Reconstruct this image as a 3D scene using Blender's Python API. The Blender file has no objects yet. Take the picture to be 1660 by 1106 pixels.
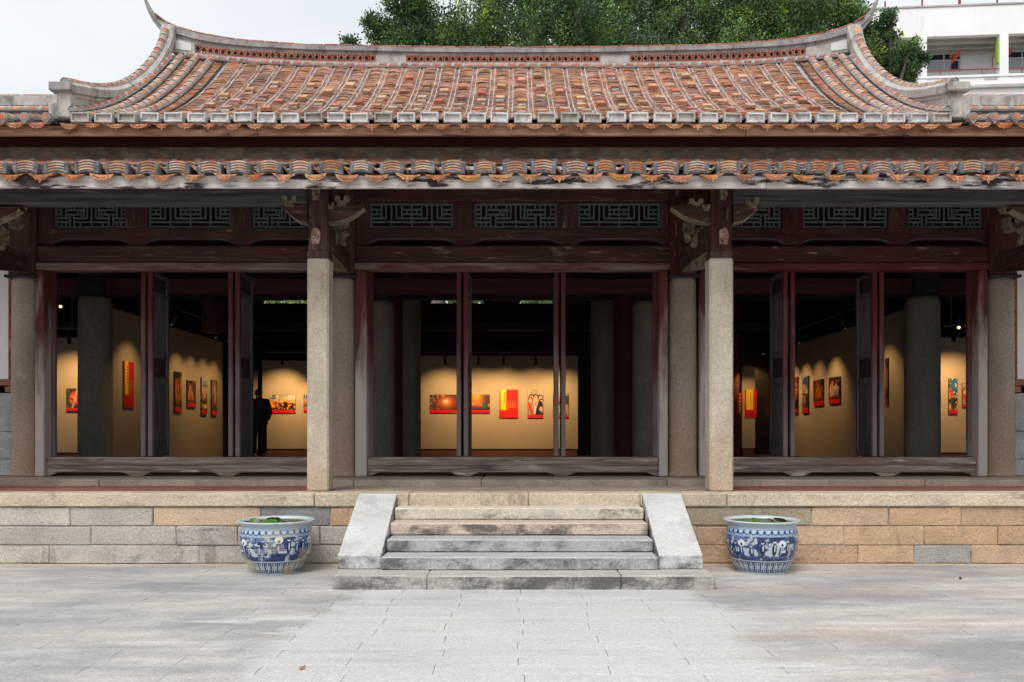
import bpy, math, random
import numpy as np
from mathutils import Vector, Matrix, Euler
random.seed(7); RNG = np.random.default_rng(11)
S = bpy.context.scene
COL = S.collection
rad = math.radians
F0 = 1380.0; CX = 838.0; HY = 697.0; EYE = 1.6

# ------------------------------------------------------------------ camera, light, exposure
cam_d = bpy.data.cameras.new('camera'); cam = bpy.data.objects.new('camera', cam_d); COL.objects.link(cam)
cam.location = (0, 0, EYE); cam.rotation_euler = (rad(90), 0, 0)
cam_d.sensor_width = 36; cam_d.lens = 36*F0/1660
cam_d.shift_x = (830-CX)/1660; cam_d.shift_y = (HY-553)/1660
cam_d.clip_start = 0.1; cam_d.clip_end = 2000
S.camera = cam
W = bpy.data.worlds.new('World'); S.world = W; W.use_nodes = True
wn = W.node_tree.nodes; wl = W.node_tree.links; wn.clear()
sky = wn.new('ShaderNodeTexSky'); sky.sky_type = 'NISHITA'; sky.sun_disc = False
SUN_EL, SUN_AZ = rad(58), rad(205)
sky.sun_elevation = SUN_EL; sky.sun_rotation = SUN_AZ; sky.air_density = 1.0; sky.dust_density = 6.0; sky.ozone_density = 1.0
hs = wn.new('ShaderNodeHueSaturation'); hs.inputs['Saturation'].default_value = 0.13
cm = wn.new('ShaderNodeMix'); cm.data_type = 'RGBA'; cm.inputs['Factor'].default_value = 0.6
cm.inputs['B'].default_value = (8.3, 8.55, 8.9, 1)       # even cloud layer over the clear sky
wb = wn.new('ShaderNodeBackground'); wb.inputs['Strength'].default_value = 0.132
wo = wn.new('ShaderNodeOutputWorld')
tc = wn.new('ShaderNodeTexCoord'); cn = wn.new('ShaderNodeTexNoise'); cn.inputs['Scale'].default_value = 2.6; cn.inputs['Detail'].default_value = 6
cmp_ = wn.new('ShaderNodeMapping'); cmp_.inputs['Scale'].default_value = (1, 1, 2.2); wl.new(tc.outputs['Generated'], cmp_.inputs['Vector']); wl.new(cmp_.outputs[0], cn.inputs['Vector'])
crp = wn.new('ShaderNodeValToRGB'); crp.color_ramp.elements[0].position = .36; crp.color_ramp.elements[1].position = .64
crp.color_ramp.elements[0].color = (6.6, 7.05, 7.65, 1); crp.color_ramp.elements[1].color = (7.9, 8.2, 8.55, 1)
wl.new(cn.outputs['Fac'], crp.inputs[0]); wl.new(crp.outputs[0], cm.inputs['B'])
wl.new(sky.outputs[0], hs.inputs['Color']); wl.new(hs.outputs[0], cm.inputs['A']); wl.new(cm.outputs['Result'], wb.inputs['Color']); wl.new(wb.outputs[0], wo.inputs[0])
sd = bpy.data.lights.new('sun', 'SUN'); so = bpy.data.objects.new('sun', sd); COL.objects.link(so)
sd.energy = 1.5; sd.angle = rad(24); sd.color = (1, .965, .92)
# nishita: rotation 0 = +Y, clockwise seen from above
sv = Vector((math.sin(SUN_AZ)*math.cos(SUN_EL), math.cos(SUN_AZ)*math.cos(SUN_EL), math.sin(SUN_EL)))
so.rotation_euler = sv.to_track_quat('Z', 'Y').to_euler()
S.view_settings.view_transform = 'Standard'; S.view_settings.look = 'None'
S.view_settings.exposure = 0.27; S.view_settings.gamma = 1.0; S.view_settings.use_curve_mapping = False
S.render.engine = 'CYCLES'; S.cycles.use_denoising = True; S.cycles.max_bounces = 7
S.cycles.diffuse_bounces = 4; S.cycles.glossy_bounces = 3; S.cycles.transmission_bounces = 4; S.cycles.sample_clamp_indirect = 6

def PX(px, D): return (px-CX)*D/F0
def PZ(py, D): return EYE+(HY-py)*D/F0

# ------------------------------------------------------------------ helpers: objects
def tag(o, label=None, cat=None, group=None, kind=None):
    if label: o['label'] = label
    if cat: o['category'] = cat
    if group: o['group'] = group
    if kind: o['kind'] = kind
    return o
def empty(name, loc=(0, 0, 0), rz=0, **k):
    o = bpy.data.objects.new(name, None); COL.objects.link(o); o.location = loc; o.rotation_euler = (0, 0, rz)
    o.empty_display_size = .2
    return tag(o, **k)
def put(name, me, parent=None, loc=(0, 0, 0), rot=(0, 0, 0), scl=None, col=None, **k):
    o = bpy.data.objects.new(name, me); COL.objects.link(o)
    if parent: o.parent = parent
    o.location = loc; o.rotation_euler = rot
    if scl: o.scale = scl
    if col: o.color = (*col, 1)
    return tag(o, **k)
class MB:
    def __init__(s): s.v = []; s.f = []; s.m = []; s.s = []
    def add(s, vs, fs, mi=0, sm=False):
        b = len(s.v); s.v += [tuple(p) for p in vs]
        for f in fs: s.f.append(tuple(b+i for i in f)); s.m.append(mi); s.s.append(sm)
        return s
    def box(s, x0, x1, y0, y1, z0, z1, ch=0.0, mi=0, jit=0.0):
        if x0 > x1: x0, x1 = x1, x0
        if y0 > y1: y0, y1 = y1, y0
        if z0 > z1: z0, z1 = z1, z0
        c = min(ch, (x1-x0)*.45, (y1-y0)*.45, (z1-z0)*.45)
        if c <= 0:
            vs = [(x, y, z) for x in (x0, x1) for y in (y0, y1) for z in (z0, z1)]
            return s.add(vs, [(0, 1, 3, 2), (4, 6, 7, 5), (0, 4, 5, 1), (2, 3, 7, 6), (0, 2, 6, 4), (1, 5, 7, 3)], mi)
        A = [(x0, x1), (y0, y1), (z0, z1)]; idx = {}; vs = []
        for i in (0, 1):
            for j in (0, 1):
                for k in (0, 1):
                    q = (i, j, k); cor = [A[a][q[a]] for a in range(3)]; inn = [A[a][q[a]]+(c if q[a] == 0 else -c) for a in range(3)]
                    for a in range(3):
                        p = [inn[b] for b in range(3)]; p[a] = cor[a]
                        if jit: p = [w+random.uniform(-jit, jit) for w in p]
                        idx[q+(a,)] = len(vs); vs.append(p)
        fs = []
        for a in range(3):
            b, d = (a+1) % 3, (a+2) % 3
            for sd_ in (0, 1):
                r = []
                for (u, w) in ((0, 0), (1, 0), (1, 1), (0, 1)):
                    q = [0, 0, 0]; q[a] = sd_; q[b] = u; q[d] = w; r.append(idx[tuple(q)+(a,)])
                fs.append(r if sd_ else r[::-1])
            for u in (0, 1):
                for w in (0, 1):
                    q0 = [0, 0, 0]; q0[b] = u; q0[d] = w; q1 = list(q0); q1[a] = 1
                    r = [idx[tuple(q0)+(b,)], idx[tuple(q1)+(b,)], idx[tuple(q1)+(d,)], idx[tuple(q0)+(d,)]]
                    fs.append(r if (u == w) else r[::-1])
        for i in (0, 1):
            for j in (0, 1):
                for k in (0, 1):
                    r = [idx[(i, j, k, a)] for a in range(3)]
                    fs.append(r if (i+j+k) % 2 == 1 else r[::-1])
        return s.add(vs, fs, mi)
    def prism(s, poly, f, d0, d1, mi=0):
        """poly: list of 2-D points; f(u, v, d) -> xyz; extruded from d0 to d1"""
        n = len(poly); vs = [f(u, v, d0) for u, v in poly]+[f(u, v, d1) for u, v in poly]
        fs = [tuple(range(n))[::-1], tuple(range(n, 2*n))]+[(i, (i+1) % n, n+(i+1) % n, n+i) for i in range(n)]
        return s.add(vs, fs, mi)
    def strip(s, rows, mi=0, sm=False, close=False):
        """rows: list of equal-length point rows -> quads"""
        n = len(rows[0]); vs = [p for r in rows for p in r]; fs = []
        for i in range(len(rows)-1):
            for j in range(n if close else n-1):
                k = (j+1) % n; fs.append((i*n+j, i*n+k, (i+1)*n+k, (i+1)*n+j))
        return s.add(vs, fs, mi, sm)
    def tube(s, path, radii, seg=8, mi=0, sm=True, caps=True):
        rows = []; path = [Vector(p) for p in path]; up = Vector((0, 0, 1))
        for i, p in enumerate(path):
            d = (path[min(i+1, len(path)-1)]-path[max(i-1, 0)]).normalized()
            a = d.cross(up if abs(d.z) < .95 else Vector((1, 0, 0))).normalized(); b = a.cross(d)
            r = radii[i] if hasattr(radii, '__len__') else radii
            rows.append([p+a*r*math.cos(2*math.pi*k/seg)+b*r*math.sin(2*math.pi*k/seg) for k in range(seg)])
        s.strip(rows, mi, sm, True)
        if caps:
            s.add(rows[0], [tuple(range(seg))], mi); s.add(rows[-1], [tuple(range(seg))[::-1]], mi)
        return s
    def lathe(s, prof, c=(0, 0), seg=32, mi=0, sm=True):
        rows = [[(c[0]+r*math.cos(2*math.pi*k/seg), c[1]+r*math.sin(2*math.pi*k/seg), z) for k in range(seg)] for r, z in prof]
        return s.strip(rows, mi, sm, True)
    def mesh(s, name, *mats):
        me = bpy.data.meshes.new(name); me.from_pydata(s.v, [], s.f)
        for m in mats: me.materials.append(m)
        me.polygons.foreach_set('material_index', s.m); me.polygons.foreach_set('use_smooth', s.s); me.update()
        return me
    def build(s, name, mats, parent=None, **k):
        mats = mats if isinstance(mats, (list, tuple)) else [mats]
        return put(name, s.mesh(name, *mats), parent, **k)
def fastmesh(name, V, Fq, mat, smooth=False, col=None):
    """V (n,3), Fq (m,k) numpy -> mesh"""
    me = bpy.data.meshes.new(name); n = len(V); m, k = Fq.shape
    me.vertices.add(n); me.vertices.foreach_set('co', V.astype(np.float32).ravel())
    me.loops.add(m*k); me.loops.foreach_set('vertex_index', Fq.astype(np.int32).ravel())
    me.polygons.add(m); me.polygons.foreach_set('loop_start', np.arange(0, m*k, k, dtype=np.int32))
    me.polygons.foreach_set('use_smooth', np.full(m, smooth, dtype=bool))
    me.materials.append(mat)
    if col is not None:
        a = me.color_attributes.new('paint', 'FLOAT_COLOR', 'POINT')
        a.data.foreach_set('color', np.hstack([col, np.ones((n, 1))]).astype(np.float32).ravel())
    me.update(calc_edges=True); me.validate()
    return me
def copy_tree(o, parent=None):
    c = o.copy(); COL.objects.link(c)
    if parent: c.parent = parent
    for ch in list(o.children): copy_tree(ch, c)
    return c

# ------------------------------------------------------------------ helpers: materials
def srgb(r, g, b):
    return tuple(((c/255)/12.92 if c/255 <= .04045 else ((c/255+.055)/1.055)**2.4) for c in (r, g, b))
def surf(name, ramp, scale=(3, 3, 3), rough=.8, bump=.25, bscale=40, var=0.0, hue=0.0, dirt=(), speck=None, tint=False, detail=7,
         spec=.3, bdist=.01, zfade=None, riser=None, xpath=None, objspace=False):
    """weathered surface: ramped noise + stains + speckle + per-piece variation, all in world space"""
    m = bpy.data.materials.new(name); m.use_nodes = True; nt = m.node_tree; N = nt.nodes; L = nt.links
    b = N['Principled BSDF']; b.inputs['Roughness'].default_value = rough; b.inputs['Specular IOR Level'].default_value = spec
    if objspace:
        pos = N.new('ShaderNodeTexCoord').outputs['Object']
    else:
        pos = N.new('ShaderNodeNewGeometry').outputs['Position']
    def noise(sc, scalar=1.0, det=detail, ro=.62, off=0.0):
        mp = N.new('ShaderNodeMapping'); mp.inputs['Scale'].default_value = sc; mp.inputs['Location'].default_value = (off, off*1.7, off*.6)
        L.new(pos, mp.inputs['Vector']); t = N.new('ShaderNodeTexNoise'); t.inputs['Scale'].default_value = scalar
        t.inputs['Detail'].default_value = det; t.inputs['Roughness'].default_value = ro; L.new(mp.outputs[0], t.inputs['Vector']); return t.outputs['Fac']
    def mix(fac, A, B, mode='MIX'):
        x = N.new('ShaderNodeMix'); x.data_type = 'RGBA'; x.blend_type = mode
        if isinstance(fac, float): x.inputs['Factor'].default_value = fac
        else: L.new(fac, x.inputs['Factor'])
        for k, v in (('A', A), ('B', B)):
            if isinstance(v, tuple): x.inputs[k].default_value = (*v, 1)
            else: L.new(v, x.inputs[k])
        return x.outputs['Result']
    def rng(v, lo, hi, a=0.0, c=1.0):
        r = N.new('ShaderNodeMapRange'); r.inputs['From Min'].default_value = lo; r.inputs['From Max'].default_value = hi
        r.inputs['To Min'].default_value = a; r.inputs['To Max'].default_value = c; L.new(v, r.inputs['Value']); return r.outputs[0]
    cr = N.new('ShaderNodeValToRGB'); cr.color_ramp.elements.remove(cr.color_ramp.elements[1])
    for i, (p, c) in enumerate(ramp):
        e = cr.color_ramp.elements[0] if i == 0 else cr.color_ramp.elements.new(p)
        e.position = p; e.color = (*c, 1)
    L.new(noise(scale), cr.inputs[0]); col = cr.outputs[0]
    if var or hue:
        oi = N.new('ShaderNodeObjectInfo'); ge = N.new('ShaderNodeNewGeometry')
        ad = N.new('ShaderNodeMath'); ad.operation = 'ADD'; L.new(oi.outputs['Random'], ad.inputs[0]); L.new(ge.outputs['Random Per Island'], ad.inputs[1])
        wn_ = N.new('ShaderNodeTexWhiteNoise'); wn_.noise_dimensions = '1D'; L.new(ad.outputs[0], wn_.inputs['W'])
        sx = N.new('ShaderNodeSeparateColor'); L.new(wn_.outputs['Color'], sx.inputs[0])
        h = N.new('ShaderNodeHueSaturation'); L.new(rng(sx.outputs[0], 0, 1, 1-var, 1+var), h.inputs['Value'])
        L.new(rng(sx.outputs[1], 0, 1, .5-hue, .5+hue), h.inputs['Hue']); L.new(rng(sx.outputs[2], 0, 1, 1-var*.8, 1+var*.4), h.inputs['Saturation'])
        L.new(col, h.inputs['Color']); col = h.outputs[0]
    if tint:
        oi = N.new('ShaderNodeObjectInfo'); col = mix(1.0, col, oi.outputs['Color'], 'MULTIPLY')
    for i, (c, sc, lo, hi, k) in enumerate(dirt):
        col = mix(rng(noise(sc, 1.0, 8, .68, 3.1+i*7.7), lo, hi, 0, k), col, c)
    if zfade or riser or xpath:
        gp = N.new('ShaderNodeNewGeometry'); xyz = N.new('ShaderNodeSeparateXYZ'); L.new(gp.outputs['Position'], xyz.inputs[0])
        def math2(op, a, b_):
            q = N.new('ShaderNodeMath'); q.operation = op
            for i, v in enumerate((a, b_)):
                if isinstance(v, (int, float)): q.inputs[i].default_value = v
                else: L.new(v, q.inputs[i])
            return q.outputs[0]
    if zfade:    # paint worn off towards the ground: (colour, z where bare, z where whole, spread, amount)
        zz = math2('ADD', xyz.outputs['Z'], rng(noise((5, 5, .9), 1, 6, .6, 9.0), .3, .7, -zfade[3], zfade[3]))
        col = mix(rng(zz, zfade[1], zfade[2], zfade[4], 0.0), col, zfade[0])
    if xpath:    # paler worn strip along the middle of the court: (colour, half width, softness, amount)
        ax = math2('ABSOLUTE', math2('SUBTRACT', xyz.outputs['X'], .02), 0)
        ax = math2('ADD', ax, rng(noise((.5, .5, 1), 1, 6, .65, 4.0), .3, .7, -.45, .45))
        pf = math2('MULTIPLY', rng(ax, xpath[1]-xpath[2], xpath[1]+xpath[2], xpath[3], 0.0), rng(noise((.7, 5, 1), 1, 5, .6, 8.0), .30, .5, .55, 1.0))
        col = mix(pf, col, xpath[0])
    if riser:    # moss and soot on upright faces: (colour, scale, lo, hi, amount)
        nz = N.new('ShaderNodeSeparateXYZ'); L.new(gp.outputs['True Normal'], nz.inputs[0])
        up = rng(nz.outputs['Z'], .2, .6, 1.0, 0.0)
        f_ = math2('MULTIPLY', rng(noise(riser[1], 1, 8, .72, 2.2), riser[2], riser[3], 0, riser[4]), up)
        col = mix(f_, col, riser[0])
    if speck:
        n2 = noise((speck[0],)*3, 1.0, 2, .9, 1.3); n3 = noise((speck[0]*.38,)*3, 1.0, 3, .7, 6.3)
        am = N.new('ShaderNodeMath'); am.operation = 'MULTIPLY_ADD'; L.new(n3, am.inputs[0]); am.inputs[1].default_value = .32; 
        hm = N.new('ShaderNodeMath'); hm.operation = 'MULTIPLY'; L.new(n2, hm.inputs[0]); hm.inputs[1].default_value = .68; L.new(hm.outputs[0], am.inputs[2])
        n2 = am.outputs[0]
        g = rng(n2, .36, .64, 1-speck[1], 1+speck[1]); cc = N.new('ShaderNodeCombineColor')
        for k in range(3): L.new(g, cc.inputs[k])
        col = mix(1.0, col, cc.outputs[0], 'MULTIPLY')
    L.new(col, b.inputs['Base Color'])
    if bump:
        bp = N.new('ShaderNodeBump'); bp.inputs['Strength'].default_value = bump; bp.inputs['Distance'].default_value = bdist
        sc = bscale if isinstance(bscale, tuple) else (bscale,)*3
        L.new(noise(sc, 1.0, 6, .7, 5.0), bp.inputs['Height']); L.new(bp.outputs[0], b.inputs['Normal'])
    return m
def plain(name, c, rough=.6, spec=.3, metal=0.0, emit=None, es=0.0):
    m = bpy.data.materials.new(name); m.use_nodes = True; b = m.node_tree.nodes['Principled BSDF']
    b.inputs['Base Color'].default_value = (*c, 1); b.inputs['Roughness'].default_value = rough; b.inputs['Specular IOR Level'].default_value = spec
    b.inputs['Metallic'].default_value = metal
    if emit: b.inputs['Emission Color'].default_value = (*emit, 1); b.inputs['Emission Strength'].default_value = es
    return m
def paint_mat(name, rough=.3, spec=.5, coat=0.0, dirt=None):
    m = bpy.data.materials.new(name); m.use_nodes = True; N = m.node_tree.nodes; L = m.node_tree.links; b = N['Principled BSDF']
    a = N.new('ShaderNodeVertexColor'); a.layer_name = 'paint'; src = a.outputs['Color']
    if dirt:
        t = N.new('ShaderNodeTexNoise'); t.inputs['Scale'].default_value = dirt[1]; t.inputs['Detail'].default_value = 8
        g = N.new('ShaderNodeNewGeometry'); L.new(g.outputs['Position'], t.inputs['Vector'])
        r = N.new('ShaderNodeMapRange'); r.inputs['From Min'].default_value = dirt[2]; r.inputs['From Max'].default_value = dirt[3]; r.inputs['To Max'].default_value = dirt[4]
        L.new(t.outputs['Fac'], r.inputs['Value']); x = N.new('ShaderNodeMix'); x.data_type = 'RGBA'; L.new(r.outputs[0], x.inputs['Factor'])
        L.new(src, x.inputs['A']); x.inputs['B'].default_value = (*dirt[0], 1); src = x.outputs['Result']
    L.new(src, b.inputs['Base Color'])
    b.inputs['Roughness'].default_value = rough; b.inputs['Specular IOR Level'].default_value = spec; b.inputs['Coat Weight'].default_value = coat
    return m

BLK = (.02, .02, .022)
WD = (.085, .04, .032)
M = {}
def woods(key, ramp, dirt, axis, **k):
    sc = {'x': (1.2, 22, 22), 'z': (22, 22, 1.2), 'y': (22, 1.2, 22)}[axis]
    bs = {'x': (4, 70, 70), 'z': (70, 70, 4), 'y': (70, 4, 70)}[axis]
    def ax(s, t): return {'x': (s, t, t), 'z': (t, t, s), 'y': (t, s, t)}[axis]
    M[key+axis] = surf(key+axis, ramp, sc, .75, .5, bs, var=.1, dirt=[(c, ax(*s2), lo, hi, kk) for (c, s2, lo, hi, kk) in dirt], **k)
for a in 'xyz':
    # red paint, worn through to brown and grey timber
    woods('redwood', [(.3, (.028, .010, .009)), (.5, (.062, .017, .015)), (.7, (.10, .027, .022))],
          [((.12, .062, .047), (1.2, 6), .54, .66, .7), ((.36, .30, .27), (2.5, 12), .61, .68, .7), ((.03, .016, .015), (.8, 4), .54, .7, .7)], a)
    # brown timber, nearly bare
    woods('brownwood', [(.3, (.030, .015, .013)), (.5, (.066, .032, .026)), (.72, (.125, .064, .047))],
          [((.12, .028, .024), (1.0, 5), .5, .64, .7), ((.34, .25, .20), (2.4, 10), .59, .68, .6), ((.03, .02, .018), (.7, 4), .55, .7, .6)], a)
    # grey bare timber
    woods('greywood', [(.3, (.10, .07, .055)), (.48, (.20, .155, .13)), (.6, (.31, .26, .225)), (.72, (.50, .45, .41))],
          [((.16, .065, .042), (.8, 5), .52, .62, .65), ((.05, .040, .038), (.9, 6), .57, .68, .8), ((.56, .52, .49), (1.3, 9), .60, .68, .75)], a)
    # bright red lacquer strips on the jambs and lintels
    woods('lacquer', [(.3, (.055, .011, .012)), (.5, (.10, .017, .018)), (.7, (.14, .028, .026))],
          [((.30, .22, .19), (1.6, 10), .56, .68, .7), ((.05, .02, .02), (.8, 5), .55, .7, .6)], a)
M['jamb'] = surf('jamb', [(.3, (.06, .016, .016)), (.5, (.10, .024, .023)), (.7, (.15, .05, .042))], (22, 22, 1.3), .8, .5, (70, 70, 4), var=.08,
                 zfade=((.44, .40, .37), 1.9, 3.4, .9, .95), dirt=[((.045, .036, .036), (6, 6, .9), .57, .68, .8), ((.5, .46, .42), (14, 14, 1), .62, .7, .5)])
M['stile'] = surf('stile', [(.3, (.055, .012, .013)), (.5, (.095, .018, .019)), (.7, (.135, .03, .027))], (22, 22, 1.3), .8, .5, (70, 70, 4), var=.1,
                 zfade=((.20, .165, .16), 1.5, 3.1, .8, .9), dirt=[((.035, .028, .03), (6, 6, .9), .56, .68, .8)])
M['lintelworn'] = surf('lintelworn', [(.3, (.10, .062, .056)), (.5, (.19, .135, .12)), (.7, (.27, .205, .185))], (1.3, 22, 22), .8, .5, (4, 70, 70), var=.08,
                 dirt=[((.13, .024, .024), (.9, 5, 5), .48, .62, .85), ((.045, .03, .03), (1, 6, 6), .58, .68, .7)])
M['bluewood'] = surf('bluewood', [(.3, (.038, .040, .043)), (.5, (.078, .079, .08)), (.7, (.15, .145, .138))], (1, 26, 26), .8, .5, (4, 70, 70),
                     dirt=[((.40, .34, .26), (1.2, 9, 9), .62, .72, .6), ((.10, .04, .035), (1, 5, 5), .58, .68, .6)])
M['fascia'] = surf('fascia', [(.3, (.36, .325, .305)), (.5, (.56, .52, .49)), (.7, (.70, .665, .63))], (1.4, 20, 20), .8, .5, (5, 60, 60),
                   dirt=[((.025, .02, .019), (1.6, 5, 9), .51, .57, .97), ((.30, .16, .10), (2, 8, 8), .60, .70, .5)])
M['fasciabrown'] = surf('fasciabrown', [(.3, (.24, .125, .085)), (.5, (.42, .235, .16)), (.7, (.60, .41, .29))], (1.5, 14, 14), .8, .5, (5, 60, 60),
                        dirt=[((.06, .03, .025), (1.4, 5, 5), .55, .64, .9), ((.58, .44, .30), (1.7, 7, 10), .60, .70, .7)])
M['dado'] = surf('frieze', [(.3, (.10, .085, .07)), (.5, (.20, .165, .13)), (.7, (.34, .28, .21))], (5, 5, 9), .85, .3, 40,
                 dirt=[((.05, .055, .09), (2.2, 3, 6), .56, .64, .7), ((.36, .27, .17), (4, 5, 11), .60, .67, .8), ((.17, .07, .045), (3, 4, 4), .58, .66, .6)])
M['maroon'] = surf('maroon', [(.3, (.05, .014, .018)), (.7, (.075, .02, .024))], (1, 10, 10), .7, .2, (5, 60, 60), dirt=[((.14, .03, .03), (.7, 3, 3), .6, .68, .5)])
M['innerstone'] = surf('innerstone', [(.3, (.17, .145, .118)), (.5, (.24, .205, .168)), (.7, (.30, .26, .215))], (2.4, 2.4, .9), **dict(speck=(85, .46), bump=.5, bscale=95, rough=.88, spec=.2, bdist=.006))
M['darkwood'] = surf('darkwood', [(.3, (.020, .016, .017)), (.7, (.048, .036, .034))], (3, 8, 8), .8, .3, 40)
M['innerred'] = surf('innerred', [(.3, (.055, .018, .017)), (.7, (.11, .034, .031))], (1, 12, 12), .8, .3, 40)
# stone
GR = dict(speck=(85, .36), bump=.5, bscale=95, rough=.88, spec=.2, bdist=.006)
M['granite'] = surf('granite', [(.3, (.38, .32, .25)), (.5, (.47, .40, .32)), (.7, (.54, .475, .39))], (2.2, 2.2, 1.4), zfade=((.42, .29, .18), .9, 1.7, .35, .6), dirt=[((.34, .22, .14), (2, 2, 1.1), .56, .70, .55), ((.66, .61, .54), (3, 3, 2), .60, .72, .5)], **GR)
M['granitedark'] = surf('granitedark', [(.3, (.22, .18, .145)), (.5, (.30, .245, .195)), (.7, (.37, .31, .255))], (2.4, 2.4, .9), dirt=[((.40, .26, .19), (1.5, 1.5, .8), .52, .68, .5), ((.17, .14, .12), (4, 4, 1.4), .56, .70, .55), ((.46, .42, .37), (6, 6, 2.5), .64, .72, .5)], **GR)
M['columnstone'] = surf('columnstone', [(.3, (.22, .18, .14)), (.5, (.29, .235, .185)), (.7, (.36, .30, .24))], (2.4, 2.4, .9), zfade=((.36, .23, .165), 1.0, 2.4, .5, .65), dirt=[((.17, .14, .12), (4, 4, 1.4), .54, .68, .6), ((.44, .38, .32), (6, 6, 2.5), .63, .72, .5), ((.10, .085, .075), (3, 3, 12), .66, .72, .5)], **GR)
M['block'] = surf('block', [(.3, (.80, .79, .78)), (.5, (1, 1, 1)), (.7, (1.15, 1.13, 1.1))], (2, 2, 3), tint=True, dirt=[((.16, .14, .125), (1.6, 2, 3.4), .60, .74, .55), ((.62, .56, .48), (4, 4, 6), .62, .74, .35), ((.42, .25, .13), (1.1, 1, 2.2), .58, .72, .4), ((.20, .16, .13), (3.2, 3, .9), .56, .68, .6), ((.12, .105, .095), (.9, 1, 7), .62, .70, .65)], **dict(GR, bump=.9, bscale=34, bdist=.022))
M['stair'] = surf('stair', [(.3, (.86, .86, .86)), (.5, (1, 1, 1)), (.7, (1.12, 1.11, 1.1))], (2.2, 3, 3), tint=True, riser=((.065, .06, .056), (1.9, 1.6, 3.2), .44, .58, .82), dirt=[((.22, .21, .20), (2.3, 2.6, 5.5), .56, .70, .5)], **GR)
M['stairpale'] = surf('stairpale', [(.3, (.86, .86, .86)), (.5, (1, 1, 1)), (.7, (1.12, 1.11, 1.1))], (2.2, 3, 3), tint=True, riser=((.14, .12, .105), (1.6, 1.6, 3.0), .54, .64, .8), dirt=[((.30, .30, .31), (2.0, 2.6, 3), .60, .70, .5)], **GR)
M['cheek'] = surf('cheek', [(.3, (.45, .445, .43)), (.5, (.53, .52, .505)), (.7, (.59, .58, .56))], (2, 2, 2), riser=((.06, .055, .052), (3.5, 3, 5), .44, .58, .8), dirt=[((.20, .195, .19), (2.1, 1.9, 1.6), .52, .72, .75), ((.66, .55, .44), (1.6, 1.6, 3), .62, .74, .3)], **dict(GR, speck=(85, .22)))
M['slab'] = surf('slab', [(.3, (.34, .32, .30)), (.5, (.43, .405, .378)), (.7, (.52, .488, .455))], (.9, 4.5, 3), var=.075, xpath=((.515, .505, .49), 1.8, .14, .8),
                 dirt=[((.25, .25, .262), (.34, .62, 1), .45, .60, .88), ((.60, .585, .565), (.5, 2.6, 1), .57, .70, .8), ((.47, .355, .255), (.22, .8, 1), .54, .66, .5)], speck=(80, .26), bump=.35, bscale=80, rough=.8, spec=.25, bdist=.004)
M['slabpale'] = surf('slabpale', [(.3, (.53, .52, .51)), (.5, (.60, .59, .575)), (.7, (.66, .65, .635))], (.8, 6, 3), var=.04,
                     dirt=[((.36, .36, .37), (.7, 4.5, 1), .56, .68, .55), ((.58, .47, .36), (.9, 6, 1), .62, .72, .5)], speck=(80, .2), bump=.3, bscale=80, rough=.8, spec=.25, bdist=.004)
M['joint'] = surf('joint', [(.3, (.20, .17, .14)), (.7, (.36, .30, .24))], (3, 3, 3), bump=.2)
M['mortarblock'] = surf('mortarblock', [(.32, (.06, .055, .05)), (.5, (.24, .21, .18)), (.66, (.50, .48, .45))], (4, 4, 9), bump=.6, bscale=50)
M['plaster'] = surf('plaster', [(.3, (.32, .30, .275)), (.5, (.43, .41, .375)), (.7, (.53, .51, .47))], (4, 4, 4), dirt=[((.13, .125, .12), (5, 5, 1.6), .53, .66, .75), ((.62, .60, .56), (4, 4, 4), .60, .72, .6)], speck=(80, .2), bump=.5, bscale=45, rough=.9, spec=.15)
M['capplaster'] = surf('capplaster', [(.3, (.42, .42, .41)), (.5, (.56, .56, .55)), (.7, (.66, .66, .65))], (9, 9, 9), var=.14, dirt=[((.16, .16, .165), (9, 9, 9), .54, .66, .7)], bump=.4, bscale=60, rough=.9, spec=.15)
M['plastergrey'] = surf('plastergrey', [(.3, (.20, .195, .19)), (.5, (.29, .28, .275)), (.7, (.40, .385, .37))], (4, 4, 4), dirt=[((.09, .088, .086), (4, 4, 2.5), .52, .66, .7), ((.5, .48, .45), (6, 6, 6), .62, .72, .6)], speck=(80, .22), bump=.5, bscale=45, rough=.9, spec=.15)
M['mortar'] = surf('mortar', [(.3, (.25, .25, .25)), (.5, (.38, .375, .37)), (.7, (.50, .49, .48))], (9, 9, 9), dirt=[((.09, .09, .09), (5, 5, 5), .55, .68, .7)], bump=.5, bscale=60, rough=.9, spec=.15)
# terracotta
M['tile'] = surf('tile', [(.28, (.13, .066, .044)), (.45, (.28, .130, .078)), (.62, (.38, .185, .108)), (.78, (.50, .30, .20))], (6, 6, 6), var=.28, hue=.011,
                 dirt=[((.10, .08, .068), (7, 7, 7), .55, .66, .7), ((.45, .40, .34), (9, 9, 9), .61, .70, .6), ((.11, .085, .072), (1.1, 1.0, 1.0), .48, .64, .62), ((.40, .37, .33), (3.5, 1.1, 1.1), .62, .70, .5)], bump=.4, bscale=60, rough=.85, spec=.15)
M['tilered'] = surf('tilered', [(.3, (.27, .095, .065)), (.5, (.40, .155, .10)), (.7, (.50, .22, .14))], (7, 7, 7), var=.22, hue=.012, dirt=[((.36, .33, .30), (8, 8, 8), .58, .70, .6), ((.12, .09, .08), (6, 6, 6), .56, .66, .5)], bump=.4, bscale=60, rough=.85, spec=.15)
M['tilepale'] = surf('tilepale', [(.3, (.33, .16, .095)), (.5, (.46, .24, .14)), (.7, (.58, .36, .24))], (7, 7, 7), var=.22, hue=.012, dirt=[((.50, .48, .44), (7, 7, 7), .53, .66, .7), ((.16, .13, .11), (6, 6, 6), .58, .68, .5)], bump=.4, bscale=60, rough=.85, spec=.15)
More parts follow.
